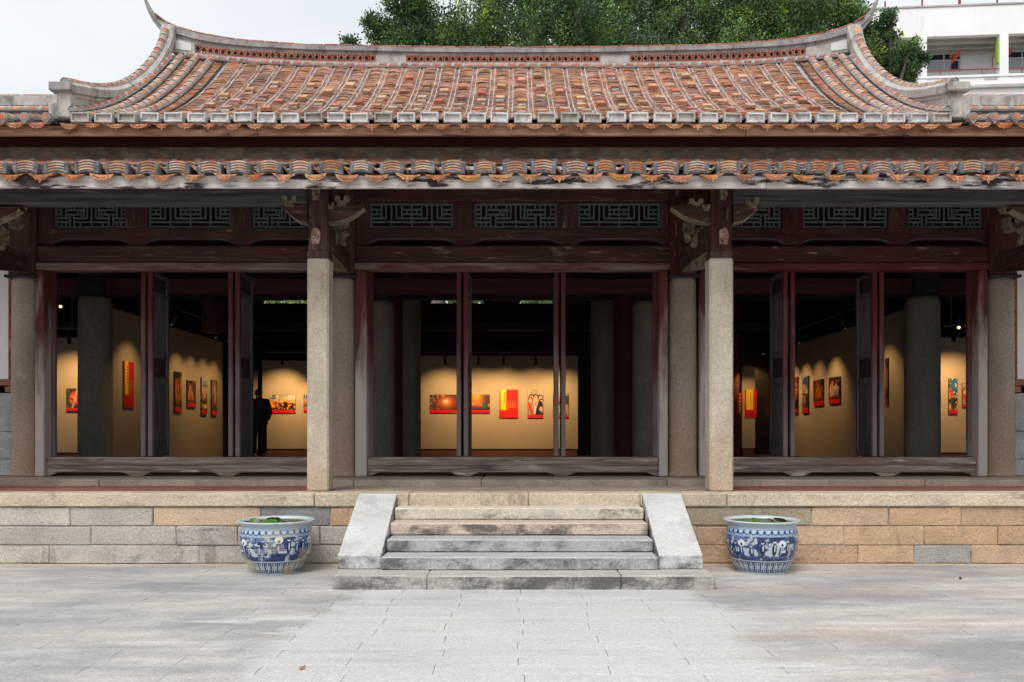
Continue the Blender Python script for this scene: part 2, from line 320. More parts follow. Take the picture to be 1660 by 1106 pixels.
M['drip'] = surf('drip', [(.3, (.31, .12, .055)), (.5, (.46, .195, .085)), (.7, (.56, .29, .145))], (9, 9, 9), var=.2, hue=.015, dirt=[((.16, .08, .055), (16, 16, 16), .55, .64, .65)], bump=.7, bscale=70, rough=.85, spec=.15)
M['brick'] = surf('brick', [(.3, (.15, .05, .036)), (.5, (.23, .075, .05)), (.7, (.30, .11, .07))], (9, 9, 9), var=.25, bump=.4, bscale=50)
M['redfloor'] = surf('redfloor', [(.3, (.15, .055, .042)), (.5, (.23, .085, .062)), (.7, (.32, .14, .10))], (1.2, 7, 3), dirt=[((.30, .24, .2), (.6, 5, 3), .57, .7, .6)], bump=.2, rough=.6)
M['whitewall'] = surf('whitewall', [(.3, (.62, .615, .61)), (.7, (.72, .715, .71))], (1.5, 1.5, 1.5), bump=.1, bscale=20, dirt=[((.5, .48, .46), (2, 2, 1), .62, .75, .4)])
M['greystone'] = surf('greystone', [(.3, (.24, .245, .255)), (.5, (.33, .335, .345)), (.7, (.42, .42, .42))], (2, 2, 3), var=.1, dirt=[((.15, .15, .16), (2, 2, 2.5), .56, .7, .6)], **GR)
M['lattice'] = surf('lattice', [(.3, (.085, .12, .12)), (.7, (.14, .185, .18))], (6, 6, 6), bump=.2, dirt=[((.20, .17, .14), (4, 4, 4), .6, .7, .5)])
M['carved'] = surf('carved', [(.3, (.12, .10, .07)), (.5, (.24, .205, .145)), (.7, (.42, .37, .27))], (9, 9, 9), bump=.9, bscale=35, bdist=.02, dirt=[((.10, .06, .05), (11, 11, 11), .52, .6, .8), ((.18, .24, .16), (7, 7, 7), .58, .68, .6)])
M['carvedpink'] = surf('carvedpink', [(.3, (.22, .12, .10)), (.5, (.38, .23, .18)), (.7, (.55, .42, .35))], (14, 14, 14), bump=.9, bscale=35, bdist=.02, dirt=[((.07, .03, .03), (16, 16, 16), .52, .6, .8)])
M['doorpanel'] = surf('doorpanel', [(.3, (.055, .048, .048)), (.5, (.10, .088, .09)), (.7, (.16, .142, .145))], (24, 24, 1.2), .8, .5, (70, 70, 4), dirt=[((.10, .035, .03), (3, 3, .7), .54, .64, .6)])
# ------------------------------------------------------------------ ground and paving
gm = MB(); gm.add([(-260, -160, -.014), (260, -160, -.014), (260, 420, -.014), (-260, 420, -.014)], [(0, 1, 2, 3)])
ground = gm.build('courtyard_ground', M['joint'], kind='structure')
SL, SP = 1.17, .2105; slabs = []
r = 0; y = 2.0
while y < 10.12:
    off = (.5 if r % 2 else 0)*SL+.03*math.sin(r*2.4)
    y1 = min(y+SP, 10.16)
    k0 = int(-13/SL)-1
    for k in range(k0, -k0+1):
        x0 = k*SL+off+.03; x1 = x0+SL
        slabs.append((x0, x1, y, y1))
    y += SP; r += 1
def inview(x0, x1, y0, y1):
    xm, ym = (x0+x1)/2, (y0+y1)/2
    px = CX+xm*F0/ym; py = HY+EYE*F0/ym
    return -25 < px < 1685 and py < 1115
vis = sorted([s_ for s_ in slabs if inview(*s_)], key=lambda s_: s_[2])[:300]
viss = set(vis); rest = [MB()]
for s_ in slabs:
    x0, x1, y0, y1 = s_; pale = abs((x0+x1)/2-.02) < 1.92
    dz = random.uniform(-.0012, .0012)
    if s_ in viss:
        mb = MB().box(x0+.0015, x1-.0015, y0+.0013, y1-.0013, -.05, dz, .003)
        mb.build('paving_slab', M['slab'], ground)
    else:
        rest[0].box(x0+.0015, x1-.0015, y0+.0013, y1-.0013, -.05, dz, .003)
for i, mb in enumerate(rest): mb.build('paving_slab', M['slab'], ground, kind='stuff')

# ------------------------------------------------------------------ platform
HP = .845; DW = 10.10
plat = empty('stone_platform', (0, DW, 0), label='long stepped platform of coursed granite blocks carrying the temple hall', cat='platform')
def padd(mb, name, mat, **k):
    o = mb.build(name, mat, plat, **k); o.location = (0, -DW, 0); return o
padd(MB().box(-11.9, 11.9, DW+.021, 12.0, -.05, HP-.012), 'core', M['mortarblock'])
GREY = [(.48, .44, .385), (.51, .465, .405), (.44, .405, .355), (.54, .49, .42)]
TAN = [(.55, .43, .30), (.57, .46, .33), (.50, .42, .32)]
ORG = [(.53, .35, .215), (.57, .385, .245), (.49, .325, .21), (.56, .40, .27)]
rows = [  # y0, y1, left joints (px), right joints (px)
    (823, 853, [-110, 113, 248, 422, 535, 690], [960, 1112, 1316, 1441, 1559, 1700]),
    (853, 884, [-60, 147, 285, 385, 518, 690], [960, 1130, 1240, 1369, 1499, 1618, 1760]),
    (884, 914, [-130, 79, 322, 470, 690], [960, 1200, 1391, 1482, 1575, 1720])]
def block(x0, x1, z0, z1, c, d=.3, y0=None):
    yo = DW+random.uniform(0, .012)
    b = MB().box(x0+.003, x1-.003, yo, yo+d, z0+.003, z1-.003, .011, jit=.006)
    padd(b, 'stone_block', M['block'], col=c)
for (ya, yb, Lj, Rj) in rows:
    z1, z0 = PZ(ya, DW), PZ(yb, DW)
    for side, J in ((0, Lj), (1, Rj)):
        for a, b_ in zip(J[:-1], J[1:]):
            if side == 0:
                c = random.choice(GREY)
                if (ya, a) in ((823, 248),): c = (.56, .42, .29)
                if (ya, a) in ((823, 422),): c = (.27, .26, .26)
                if (ya, a) in ((823, 535),): c = (.52, .35, .22)
            else:
                c = random.choice(ORG)
                if (ya, a) == (884, 1482): c = (.40, .38, .35)
                if (ya, a) == (823, 1112): c = (.36, .29, .21)
            block(PX(a, DW), PX(b_, DW), z0, z1, c)
for i in range(3):   # plain courses beyond the frame
    for sgn in (-1, 1):
        x = abs(PX(rows[i][3 if sgn > 0 else 2][-1 if sgn > 0 else 0], DW))
        while x < 11.5:
            w = random.uniform(.9, 1.6); z1, z0 = PZ(rows[i][0], DW), PZ(rows[i][1], DW)
            lo, hi = (x, x+w)
            if lo > abs(PX(rows[i][3 if sgn > 0 else 2][-1 if sgn > 0 else 0], DW))-.02:
                block(*( (lo, hi) if sgn > 0 else (-hi, -lo)), z0, z1, random.choice(ORG if sgn > 0 else GREY))
            x += w
padd(MB().box(-11.9, -1.9, DW-.03, DW+.2, -.05, PZ(914, DW)-.003, .008, jit=.004), 'plinth_course', M['granite'])
padd(MB().box(1.98, 11.9, DW-.03, DW+.2, -.05, PZ(914, DW)-.003, .008, jit=.004), 'plinth_course', M['granite'])
capz0 = PZ(822, DW)
cj = [-11.9, -8.4, -6.62, PX(-60, DW), PX(510, DW), PX(663, DW), PX(857, DW), PX(1038, DW), PX(1178, DW), PX(1750, DW), 9.4, 11.9]
for a, b_ in zip(cj[:-1], cj[1:]):
    padd(MB().box(a+.003, b_-.003, DW-.018, DW+.40, capz0+.004, HP, .012, jit=.003), 'cap_stone', M['block'], col=random.choice([(.57, .48, .36), (.60, .51, .38), (.54, .45, .33)]))
# terrace floor: red tiles at the sides, worn stone before the middle doors
def floor_run(x0, x1, nx, mat, name):
    w = (x1-x0)/nx; ys = [DW+.404, 10.86, 11.22, 11.496]
    for j in range(3):
        for i in range(nx):
            a = x0+i*w+(w/2 if j % 2 else 0)
            b_ = min(a+w, x1); 
            padd(MB().box(a+.002, b_-.002, ys[j]+.002, ys[j+1]-.002, HP-.03, HP-.002+random.uniform(-.001, .001), .003), name, mat)
        if j % 2: padd(MB().box(x0+.002, x0+w/2-.002, ys[j]+.002, ys[j+1]-.002, HP-.03, HP-.002, .003), name, mat)
floor_run(-9.0, -2.62, 18, M['redfloor'], 'floor_tile'); floor_run(2.66, 9.0, 18, M['redfloor'], 'floor_tile')
floor_run(-2.616, 2.656, 4, M['granitedark'], 'floor_slab')
# sill step under the doors
sj = [-9, PX(-40, 11.5), PX(160, 11.5), PX(573, 11.5), PX(780, 11.5), PX(1081, 11.5), PX(1500, 11.5), 9]
for a, b_ in zip(sj[:-1], sj[1:]):
    padd(MB().box(a+.003, b_-.003, 11.5, 12.9, HP-.05, .925, .01, jit=.003), 'sill_stone', M['granitedark'])

# ------------------------------------------------------------------ staircase
stair = empty('stone_staircase', (0, 8.5, 0), label='pale granite staircase with sloping cheek stones before the middle doors', cat='staircase')
def sadd(mb, name, mat, **k):
    o = mb.build(name, mat, stair, **k); o.location = (0, -8.5, 0); return o
ZS = [.141, .282, .4225, .563, .704]; DS = [8.52, 8.84, 9.16, 9.48, 9.80]
SC = [(.42, .395, .365), (.40, .39, .38), (.39, .385, .38), (.50, .41, .34), (.55, .50, .415)]
for a, b_ in ((538, 692), (692, 1007), (1007, 1160)):
    sadd(MB().box(PX(a, 8.52)+.002, PX(b_, 8.52)-.002, 8.52, 8.93, -.03, ZS[0], .012, jit=.003), 'step', M['stair'], col=SC[0])
xl, xr = -1.415, 1.475
for i in range(1, 5):
    sadd(MB().box(xl+(.0, .012, .0, .004)[i-1], xr-.004*i, DS[i]+random.uniform(-.01, .01), DS[i]+.36, ZS[i-1]+.002, ZS[i]-.002, .014, jit=.004), 'step', M['stair' if i < 4 else 'stairpale'], col=SC[i])
for (x0, x1) in ((-1.875, -1.42), (1.482, 1.945)):
    poly = [(8.90, .143), (8.90, .288), (10.095, .850), (10.095, .143)]
    mb = MB().prism(poly, lambda u, v, d: (d, u, v), x0, x1)
    o = sadd(mb, 'cheek_stone', M['cheek']); bv = o.modifiers.new('edge', 'BEVEL'); bv.width = .012; bv.segments = 2

# ------------------------------------------------------------------ temple hall
hall = empty('temple_hall', (0, 12.42, 0), label='old timber temple hall with swept tile roof and granite columns', cat='temple hall')
def hadd(mb, name, mat, **k):
    o = mb.build(name, mat, hall, **k); o.location = (0, -12.42, 0); return o
DP, DD = 10.42, 12.42
CXS = [-7.15, -2.547, 2.412, 7.03]
# square granite pillars with timber posts on top
for x in (-7.05, 7.05):   # the outer pair, just beyond the frame
    hadd(MB().box(x-.14, x+.14, DP, DP+.27, HP-.004, 3.71, .022, jit=.003), 'stone_pillar', M['granite'])
    hadd(MB().box(x-.12, x+.12, DP+.01, DP+.25, 3.708, 4.75, .012), 'post', M['redwoodz'])
for i, px in enumerate((515, 1170)):
    x = PX(px, DP); h = .132 if i == 0 else .146
    hadd(MB().box(x-h, x+h, DP, DP+.27, HP-.004, 3.71, .022, jit=.003), 'stone_pillar', M['granite'])
    w = .118 if i == 0 else .125
    hadd(MB().box(x-w, x+w, DP+.01, DP+.25, 3.708, 4.75, .012), 'post', M['brownwoodz' if i == 0 else 'redwoodz'])
    hadd(MB().box(x-w-.012, x+w+.012, DP-.002, DP+.262, 3.708, 3.80, .01), 'post_foot', M['brownwoodz'])
    # carved plaques on the post
    for (pa, pb, wd, mm) in ((371, 397, .055, 'carvedpink'), (305, 325, .045, 'carved')):
        za, zb = PZ(pb, DP), PZ(pa, DP); mb = MB()
        cxp = x+(.02 if i else -.02)
        pts = []
        for k in range(14):
            an = 2*math.pi*k/14; rr = 1+.12*math.sin(5*an+i)
            pts.append((cxp+wd*rr*math.copysign(abs(math.cos(an))**.6, math.cos(an)), (za+zb)/2+(zb-za)/2*rr*math.copysign(abs(math.sin(an))**.6, math.sin(an))))
        mb.prism(pts, lambda u, v, d: (u, d, v), DP+.009, DP-.03)
        for _ in range(9):
            u = cxp+random.uniform(-.7, .7)*wd; v = (za+zb)/2+random.uniform(-.4, .4)*(zb-za); rr = random.uniform(.009, .018)
            mb.lathe([(0, 0), (rr, .004), (rr*.7, .012), (0, .016)], seg=7)
            for q in range(len(mb.v)-28, len(mb.v)):
                a = mb.v[q]; mb.v[q] = (u+a[0], DP-.028-a[2], v+a[1])
        hadd(mb, 'carved_plaque', M[mm])
# round inner columns of granite, timber above
for i, x in enumerate(CXS):
    prof = [(0.0, .925), (.235, .925), (.24, .95), (.222, .985), (.214, 1.05), (.212, 2.4), (.205, 3.74), (.19, 3.80), (0, 3.80)]
    hadd(MB().lathe(prof, (x, DD+.02), 28), 'stone_column', M['columnstone'])
    hadd(MB().box(x-.20, x+.20, DD-.17, DD+.20, 3.80, 5.6, .05), 'column_post', M['brownwoodz' if i < 2 else 'redwoodz'])
    hadd(MB().box(x-.225, x+.225, DD-.20, DD+.22, 3.792, 3.835, .01), 'column_collar', M['darkwood'])
# tie beams from the pillars back to the columns
for x, xb in ((-7.05, -7.15), (-2.44, -2.5), (2.49, 2.42), (7.05, 7.03)):
    def lf(u, v, d, x=x, xb=xb):
        t = (u-DP)/(DD-DP); return (x+(xb-x)*t+d, u, v)
    hadd(MB().prism([(DP+.26, 3.86), (DP+.26, 4.12), (DP+.6, 4.20), (DD-.2, 4.10), (DD-.17, 3.87), (DP+1.2, 3.90)], lf, -.09, .09), 'tie_beam', M['brownwoody'])
    hadd(MB().prism([(DP+.27, 3.70), (DP+.27, 3.858), (DP+1.15, 3.895), (DD-.22, 3.868), (DP+1.3, 3.80), (DP+.7, 3.72)], lf, -.07, .07), 'corbel', M['carved' if abs(x) < 3 else 'redwoody'])
    hadd(MB().prism([(DP+.26, 4.40), (DP+.26, 4.58), (DD-.17, 4.9), (DD-.17, 4.70)], lf, -.08, .08), 'rafter_beam', M['brownwoody'])
# boat-shaped bracket arms at the pillar heads
def arm(px0, px1, flip, D=DP+.10, zoff=0):
    x0, x1 = PX(px0, D), PX(px1, D); zt, zb = PZ(334, D)+zoff, PZ(363, D)+zoff
    n = 10; top = [(x0+(x1-x0)*k/n, zt) for k in range(n+1)]
    bot = [(x0+(x1-x0)*(k/n), zb+(zt-.035-zb)*((1-k/n)**2.2 if not flip else (k/n)**2.2)) for k in range(n, -1, -1)]
    mb = MB().prism(top+bot, lambda u, v, d: (u, d, v), D-.05, D+.06)
    b = hadd(mb, 'bracket_arm', M['brownwoodx'])
    # pale painted edge under the arm
    e = MB(); pts = bot
    for (a, b2) in zip(pts[:-1], pts[1:]):
        e.add([(a[0], D-.058, a[1]-.012), (b2[0], D-.058, b2[1]-.012), (b2[0], D-.058, b2[1]+.010), (a[0], D-.058, a[1]+.010),
               (a[0], D+.062, a[1]-.012), (b2[0], D+.062, b2[1]-.012), (b2[0], D+.062, b2[1]+.010), (a[0], D+.062, a[1]+.010)],
              [(0, 1, 2, 3), (7, 6, 5, 4), (0, 4, 5, 1), (3, 2, 6, 7)])
    hadd(e, 'bracket_edge', M['carved'])
def cup(px, D=DP+.10, pyb=337, pyt=320, w=.085):
    x = PX(px, D); zb, zt = PZ(pyb, D), PZ(pyt, D); h = zt-zb
    prof = [(x-w*.6, zb), (x+w*.6, zb), (x+w*.7, zb+h*.35), (x+w, zb+h*.45), (x+w, zt), (x+w*.35, zt), (x+w*.25, zb+h*.6), (x, zb+h*.5), (x-w*.25, zb+h*.6), (x-w*.35, zt), (x-w, zt), (x-w, zb+h*.45), (x-w*.7, zb+h*.35)]
    hadd(MB().prism(prof, lambda u, v, d: (u, d, v), D-.07, D+.07), 'bracket_cup', M['carved'])
arm(462, 500, False); arm(531, 592, True); arm(1087, 1153, False); arm(1187, 1226, True)
cup(471); cup(556); cup(1127, pyb=336, pyt=325); cup(1217, pyb=340, pyt=322); cup(537, pyb=341, pyt=331, w=.05); cup(1143, pyb=344, pyt=334, w=.05)
arm(-40, 36, True, zoff=-.02); arm(1636, 1720, False, zoff=-.02)
cup(26, D=11.5, pyb=371, pyt=353, w=.09); cup(30, D=11.2, pyb=343, pyt=330, w=.09); cup(1632, D=11.2, pyb=345, pyt=331, w=.09); cup(1638, D=11.5, pyb=376, pyt=354, w=.09)
# hanging carved scrolls beneath the bracket arms
def scroll(px, py, w, h, D=11.2, seed=0):
    rr = random.Random(seed); mb = MB(); x, z = PX(px, D), PZ(py, D)
    for k in range(16):
        u = x+rr.uniform(-.5, .5)*w*(1-k/22); v = z-h*k/16
        a, b2 = rr.uniform(.02, .04), rr.uniform(.025, .05); tl = rr.uniform(-.6, .6)
        pts = [(u+a*math.cos(q)*math.cos(tl)-b2*math.sin(q)*math.sin(tl), v+a*math.cos(q)*math.sin(tl)+b2*math.sin(q)*math.cos(tl)) for q in [i*math.pi/4 for i in range(8)]]
        mb.prism(pts, lambda u_, v_, d: (u_, d, v_), D-.02-rr.uniform(0, .03), D+.03)
    hadd(mb, 'carved_scroll', M['carved'])
scroll(556, 360, .16, .30, seed=1); scroll(546, 365, .10, .24, seed=2); scroll(1128, 368, .16, .26, seed=3); scroll(1114, 362, .10, .22, seed=4); scroll(4, 372, .12, .25, seed=5); scroll(1657, 370, .1, .2, seed=6)
# long eave beams between the pillars (side bays only)
for (x0, x1) in ((-9.0, -2.57), (2.65, 9.0)):
    hadd(MB().box(x0, x1, DP+.05, DP+.23, PZ(329, DP), PZ(329, DP)+.27, .02), 'eave_beam', M['bluewoodx'] if 'bluewoodx' in M else M['bluewood'])

# ---- the timber front of the hall, three bays
Z = lambda py: PZ(py, DD)
X = lambda px: PX(px, DD)
LATA = "1"
def lat_bars(kind, w, h):
    """bars as rectangles (u0,v0,u1,v1) in a 16 x 5 grid, after the fretwork in the photograph"""
    B = []; H = lambda v, a, b: B.append((a, v, b, v)); V = lambda u, a, b: B.append((u, a, u, b))
    if kind == 'A':
        for s_ in (0, 1):
            f = (lambda u: u) if s_ == 0 else (lambda u: 16-u)
            V(f(3.9), 0, 5); V(f(2.8), 1.9, 5); V(f(1.9), 2.2, 5); H(1.0, min(f(0), f(8)), max(f(0), f(8))); H(1.9, min(f(0), f(2.8)), max(f(0), f(2.8)))
            H(2.9, min(f(0), f(1.9)), max(f(0), f(1.9))); H(4.0, min(f(0), f(1.9)), max(f(0), f(1.9))); V(f(.95), 2.9, 4.0)
            V(f(4.9), 1.9, 5); V(f(6.0), 2.2, 5); H(1.9, min(f(4.9), f(8)), max(f(4.9), f(8))); H(2.9, min(f(6), f(8)), max(f(6), f(8))); H(4.0, min(f(6), f(8)), max(f(6), f(8))); V(f(7), 2.9, 4.0)
        V(8, 0, 5)
    else:
        for s_ in (0, 1):
            f = (lambda u: u) if s_ == 0 else (lambda u: 16-u)
            h = lambda v, a, b: H(v, min(f(a), f(b)), max(f(a), f(b)))
            h(1.0, 0, 2.9); h(1.9, 0, 2.9); V(f(2.9), 0, 2.8); V(f(1.0), 0, 1.0); V(f(1.95), 0, 1.0); V(f(3.9), 0, 2.8)
            V(f(.9), 1.9, 5); V(f(2.0), 2.0, 5); h(2.8, 2.0, 5.6); h(3.9, 2.0, 6.6); h(4.0, 0, .9); h(2.9, 0, .9); V(f(3.0), 3.9, 5); V(f(4.0), 3.9, 5)
            h(1.0, 3.9, 8); h(1.9, 3.9, 7); V(f(5.6), 1.9, 3.9); V(f(6.2), 1.9, 5); V(f(7), 1.9, 5); V(f(4.9), 2.8, 3.9); V(f(5.4), 0, 1.0)
        V(8, 0, 5)
    return B
def lattice(x0, x1, z0, z1, kind):
    mb = MB(); w, h = x1-x0, z1-z0; t = .023; yf, yb = DD-.012, DD+.022
    mb.box(x0, x1, yf-.006, yb, z0, z0+.026); mb.box(x0, x1, yf-.006, yb, z1-.026, z1)
    mb.box(x0, x0+.03, yf-.005, yb, z0+.026, z1-.026); mb.box(x1-.03, x1, yf-.005, yb, z0+.026, z1-.026)
    u0, v0, uw, vh = x0+.03, z0+.026, w-.06, h-.052
    for i, (a, b, c, d) in enumerate(lat_bars(kind, w, h)):
        xa, xb, za, zb = u0+a/16*uw, u0+c/16*uw, v0+b/5*vh, v0+d/5*vh
        e = .0004*(i % 7)
        if b == d: mb.box(xa, xb, yf+e, yb-.004, za-t/2, za+t/2)
        else: mb.box(xa-t/2, xa+t/2, yf+.003+e, yb-.007, za, zb)
    return hadd(mb, 'lattice_window', M['lattice'])
def bay(xl, xr, lats, kinds, tone, mull, oj, ij):
    """xl, xr: faces of the two columns; oj/ij jamb edges"""
    r_ = tone
    hadd(MB().box(xl, xr, DD-.10, DD+.12, Z(329), 5.25, .012), 'top_beam', M[('brown' if r_ != 'redwood' else 'red')+'woodx'])
    hadd(MB().box(xl, xr, DD-.11, DD+.13, Z(428), Z(400.6), .016), 'lower_beam', M[r_+'x'])
    hadd(MB().box(xl, xr, DD-.13, DD+.10, Z(440), Z(428.6), .01), 'lintel', M['lacquerx' if tone == 'redwood' else 'lintelworn'])
    # posts between the fretwork windows
    ed = [xl]+[v for p in lats for v in (X(p[0]), X(p[1]))]+[xr]
    for a, b in zip(ed[0::2], ed[1::2]):
        hadd(MB().box(a+.001, b-.001, DD-.07, DD+.06, Z(371.5), Z(329.4), .01), 'window_post', M[r_+'z'])
    for p, k in zip(lats, kinds): lattice(X(p[0])+.002, X(p[1])-.002, Z(370), Z(330.5), k)
    # board with swept openings below the windows
    zt, zm, zb = Z(371.8), Z(388), Z(400.3)
    poly = [(xl, zt), (xr, zt), (xr, zb)]
    for p in reversed(lats):
        a, b = X(p[0])-.04, X(p[1])+.05; d = zm-zb; w = .26
        poly += [(b, zb)]+[(b-w*(1-math.cos(q)), zb+d*math.sin(q)) for q in (.5, 1.0, 1.57)]+[(a+w*(1-math.cos(q)), zb+d*math.sin(q)) for q in (1.57, 1.0, .5)]+[(a, zb)]
    poly += [(xl, zb)]
    hadd(MB().prism(poly[::-1], lambda u, v, d: (u, d, v), DD-.05, DD+.04), 'arched_board', M[r_+'x'])
    for p in lats:   # pale bead along each opening
        a, b = X(p[0])-.04, X(p[1])+.05; d = zm-zb; w = .26; e = MB()
        pt = [(a+w*(1-math.cos(q)), zb+d*math.sin(q)) for q in (.05, .4, .8, 1.2, 1.57)]+[(b-w*(1-math.cos(q)), zb+d*math.sin(q)) for q in (1.57, 1.2, .8, .4, .05)]
        rows_ = [[(u, DD-.058, v-.014), (u, DD-.058, v+.004), (u, DD+.03, v+.004), (u, DD+.03, v-.014)] for u, v in pt]
        e.strip(rows_, close=True); hadd(e, 'opening_bead', M['bluewood'])
    # jambs, threshold
    for s_, (o_, i_) in enumerate(((oj[0], ij[0]), (oj[1], ij[1]))):
        a, b = min(X(o_), X(i_)), max(X(o_), X(i_))
        hadd(MB().box(a, b, DD-.14, DD+.08, .927, Z(440.5), .012), 'jamb', M['jamb'])
    za, zb2 = Z(741), .932
    x0, x1 = X(ij[0])+.004, X(ij[1])-.004
    hadd(MB().box(x0, x1, DD-.10, DD+.06, za-.12, za, .012), 'threshold_rail', M['brownwoodx'] if tone == 'x' else M['greywoodx'])
    zc = za-.122; pts = [(x0, zc), (x1, zc), (x1, zb2)]; n = len(mull)+1; L = (x1-x0)/3
    for k in range(2, -1, -1):
        a, b = x0+L*k+(.16 if k else .12), x0+L*(k+1)-(.16 if k < 2 else .12)
        pts += [(b+.07, zb2), (b, zb2+.035), (b-.05, zb2+.055), (a+.05, zb2+.055), (a, zb2+.035), (a-.07, zb2)]
    pts += [(x0, zb2)]
    hadd(MB().prism(pts[::-1], lambda u, v, d: (u, d, v), DD-.085, DD+.05), 'threshold_apron', M['greywoodx'])
    # door leaves, swung open square to the front
    dl = (lambda cxm: cxm)
    leaves = [(X(ij[0])+.06, -1)]
    for c in mull: leaves += [(X(c)-.052, 1), (X(c)+.052, 2)]
    leaves += [(X(ij[1])-.06, -2)]
    for (x, q) in leaves: leaf(x, q)
    hadd(MB().box(X(ij[0])+.002, X(ij[1])-.002, DD+.125, DD+.2, Z(436), Z(426), .01), 'pivot_rail', M['darkwood'])
LEAFW = .64
def leaf(x, q):
    z0, z1 = Z(741)+.004, Z(437); t = .033; y0, y1 = DD+.07, DD+.07+LEAFW
    lr = empty('door_leaf'); lr.parent = hall; an = {-1: rad(86), -2: rad(-86)}.get(q, rad(random.uniform(-2, 2)))
    Rz = Matrix.Rotation(an, 3, 'Z'); pv = Vector((x, DD+.07, 0)); lr.rotation_euler = (0, 0, an); lr.location = pv-Rz @ pv-Vector((0, 12.42, 0))
    e = lambda: random.uniform(-.002, .002)
    def ad(mb, n, m): return mb.build(n, m, lr)
    ad(MB().box(x-t, x+t, y0, y0+.075, z0, z1, .008), 'stile', M['stile'])
    ad(MB().box(x-t, x+t, y1-.075, y1, z0, z1, .008), 'stile', M['doorpanel'])
    H = z1-z0; lv = [0, .075, .40, .44, .555, .60, .985-.11, .90, .985, 1.0]
    rails = [(0, .03), (.065, .085), (.395, .43), (.535, .57), (.865, .895), (.975, 1.0)]
    for a, b in rails: ad(MB().box(x-t*.9, x+t*.9, y0+.075, y1-.075, z0+a*H, z0+b*H, .006), 'rail', M['doorpanel'])
    ad(MB().box(x-t*.45, x+t*.45, y0+.075, y1-.075, z0+.085*H, z0+.395*H), 'lower_panel', M['doorpanel'])
    ad(MB().box(x-t*.62, x+t*.62, y0+.115, y1-.115, z0+.10*H, z0+.38*H, .008), 'raised_field', M['doorpanel'])
    ad(MB().box(x-t*.45, x+t*.45, y0+.075, y1-.075, z0+.03*H, z0+.065*H), 'foot_panel', M['doorpanel'])
    mb = MB()
    for k in range(9):
        yy = y0+.095+k*(LEAFW-.19)/8; mb.box(x-t*.5, x+t*.5, yy-.012, yy+.012, z0+.57*H, z0+.865*H, .003)
    ad(mb, 'slat_grille', M['doorpanel'])
    for a, b in ((.43, .535), (.895, .975)):
        g = MB(); g.box(x-.006, x+.006, y0+.075, y1-.075, z0+a*H, z0+b*H)
        zc, yc = z0+(a+b)/2*H, (y0+y1)/2
        for k in range(7):
            an = k*.9; g.box(x-t*.6, x+t*.6, yc+.15*math.cos(an)-.03, yc+.15*math.cos(an)+.03, zc+.05*math.sin(an*1.3)-.03, zc+.05*math.sin(an*1.3)+.03, .01)
        ad(g, 'carved_panel', M['darkwood'])
    return lr
bay(-2.347, 2.212, [(600, 735), (769, 903), (937, 1070)], 'ABA', 'brownwood', [749, 908], (578.5, 1080), (597, 1066))
bay(-6.95, -2.747, [(90, 207), (242, 376), (410, 530)], 'BAB', 'brownwood', [234, 376.5], (65, 534), (80, 517))
bay(2.612, 6.83, [(1140, 1265), (1300, 1437), (1470, 1590)], 'BAB', 'redwood', [1282, 1427.5], (1131, 1593), (1146, 1578))
# ---- wing walls beyond the end columns
for sg in (-1, 1):
    ww = empty('wing_wall', (sg*8.2, 12.5, .9), label='wing wall with white plaster panel in a red brick border beyond the '+('west end column' if sg < 0 else 'east end column'), cat='wall')
    def wadd(mb, name, mat, ww=ww, sg=sg, **k):
        o = mb.build(name, mat, ww, **k); o.location = (-sg*8.2, -12.5, -.9); return o
    xe = [sg*v for v in (7.42 if sg < 0 else 7.30, 9.6)]
    a, b = min(xe), max(xe)
    wadd(MB().box(a, b, 12.56, 12.8, .92, 5.3), 'backing', M['brownwoodx'])
    zP0, zP1 = Z(614), Z(440); bw = .064
    inner = (xe[0]+sg*bw)
    wadd(MB().box(min(inner, xe[1]), max(inner, xe[1]), 12.535, 12.56, zP0, zP1+.1), 'plaster_panel', M['whitewall'])
    z = zP0
    while z < zP1+.3:
        wadd(MB().box(min(xe[0], inner)+.004, max(xe[0], inner)-.004, 12.515, 12.56, z+.006, z+.194, .004), 'brick', M['brick']); z += .2
    for j in range(2):
        x = 0
        while x < 1.9:
            u0, u1 = xe[0]+sg*x, xe[0]+sg*(x+.2)
            wadd(MB().box(min(u0, u1)+.005, max(u0, u1)-.005, 12.515, 12.56, zP0-.1*(j+1)+.006, zP0-.1*j-.006, .004), 'brick', M['brick']); x += .2 if not (x == 0 and j) else .1
    for (za, zb) in ((Z(637), Z(700)), (Z(700), Z(745)), (Z(745), .925)):
        x = 0
        for w in (.9, 1.4):
            u0, u1 = xe[0]+sg*x, xe[0]+sg*(x+w); x += w
            wadd(MB().box(min(u0, u1)+.003, max(u0, u1)-.003, 12.49, 12.6, zb+.003, za-.003, .008), 'stone_block', M['greystone'])
# ---- shell of the hall: ceiling, back wall with openings to the trees, side walls, inner floor
hadd(MB().box(-11.6, 11.6, 12.9, 23.3, .80, .925), 'floor', M['darkwood'])
for px0, px1, y0 in ((0, 0, 0),):
    pass
hadd(MB().box(-11.6, 11.6, 12.56, 23.6, 5.27, 5.4), 'ceiling', M['darkwood'])
for sg in (-1, 1): hadd(MB().box(sg*11.6, sg*11.8, 12.56, 23.6, 0, 5.4), 'side_wall', M['darkwood'])
DB = 23.2; zg0, zg1 = PZ(492, DB), PZ(479.5, DB)
hadd(MB().box(-11.6, 11.6, DB, DB+.2, 0, zg0), 'back_wall', M['darkwood'])
hadd(MB().box(-11.6, 11.6, DB, DB+.2, zg1, 5.27), 'back_lintel', M['darkwood'])
gaps = [(425, 512), (697, 785), (842, 897), (1150, 1199)]; e0 = -11.6
for a, b in gaps+[(None, None)]:
    e1 = PX(a, DB) if a else 11.6
    hadd(MB().box(e0, e1, DB, DB+.2, zg0, zg1), 'back_panel', M['darkwood']); e0 = PX(b, DB) if b else 0
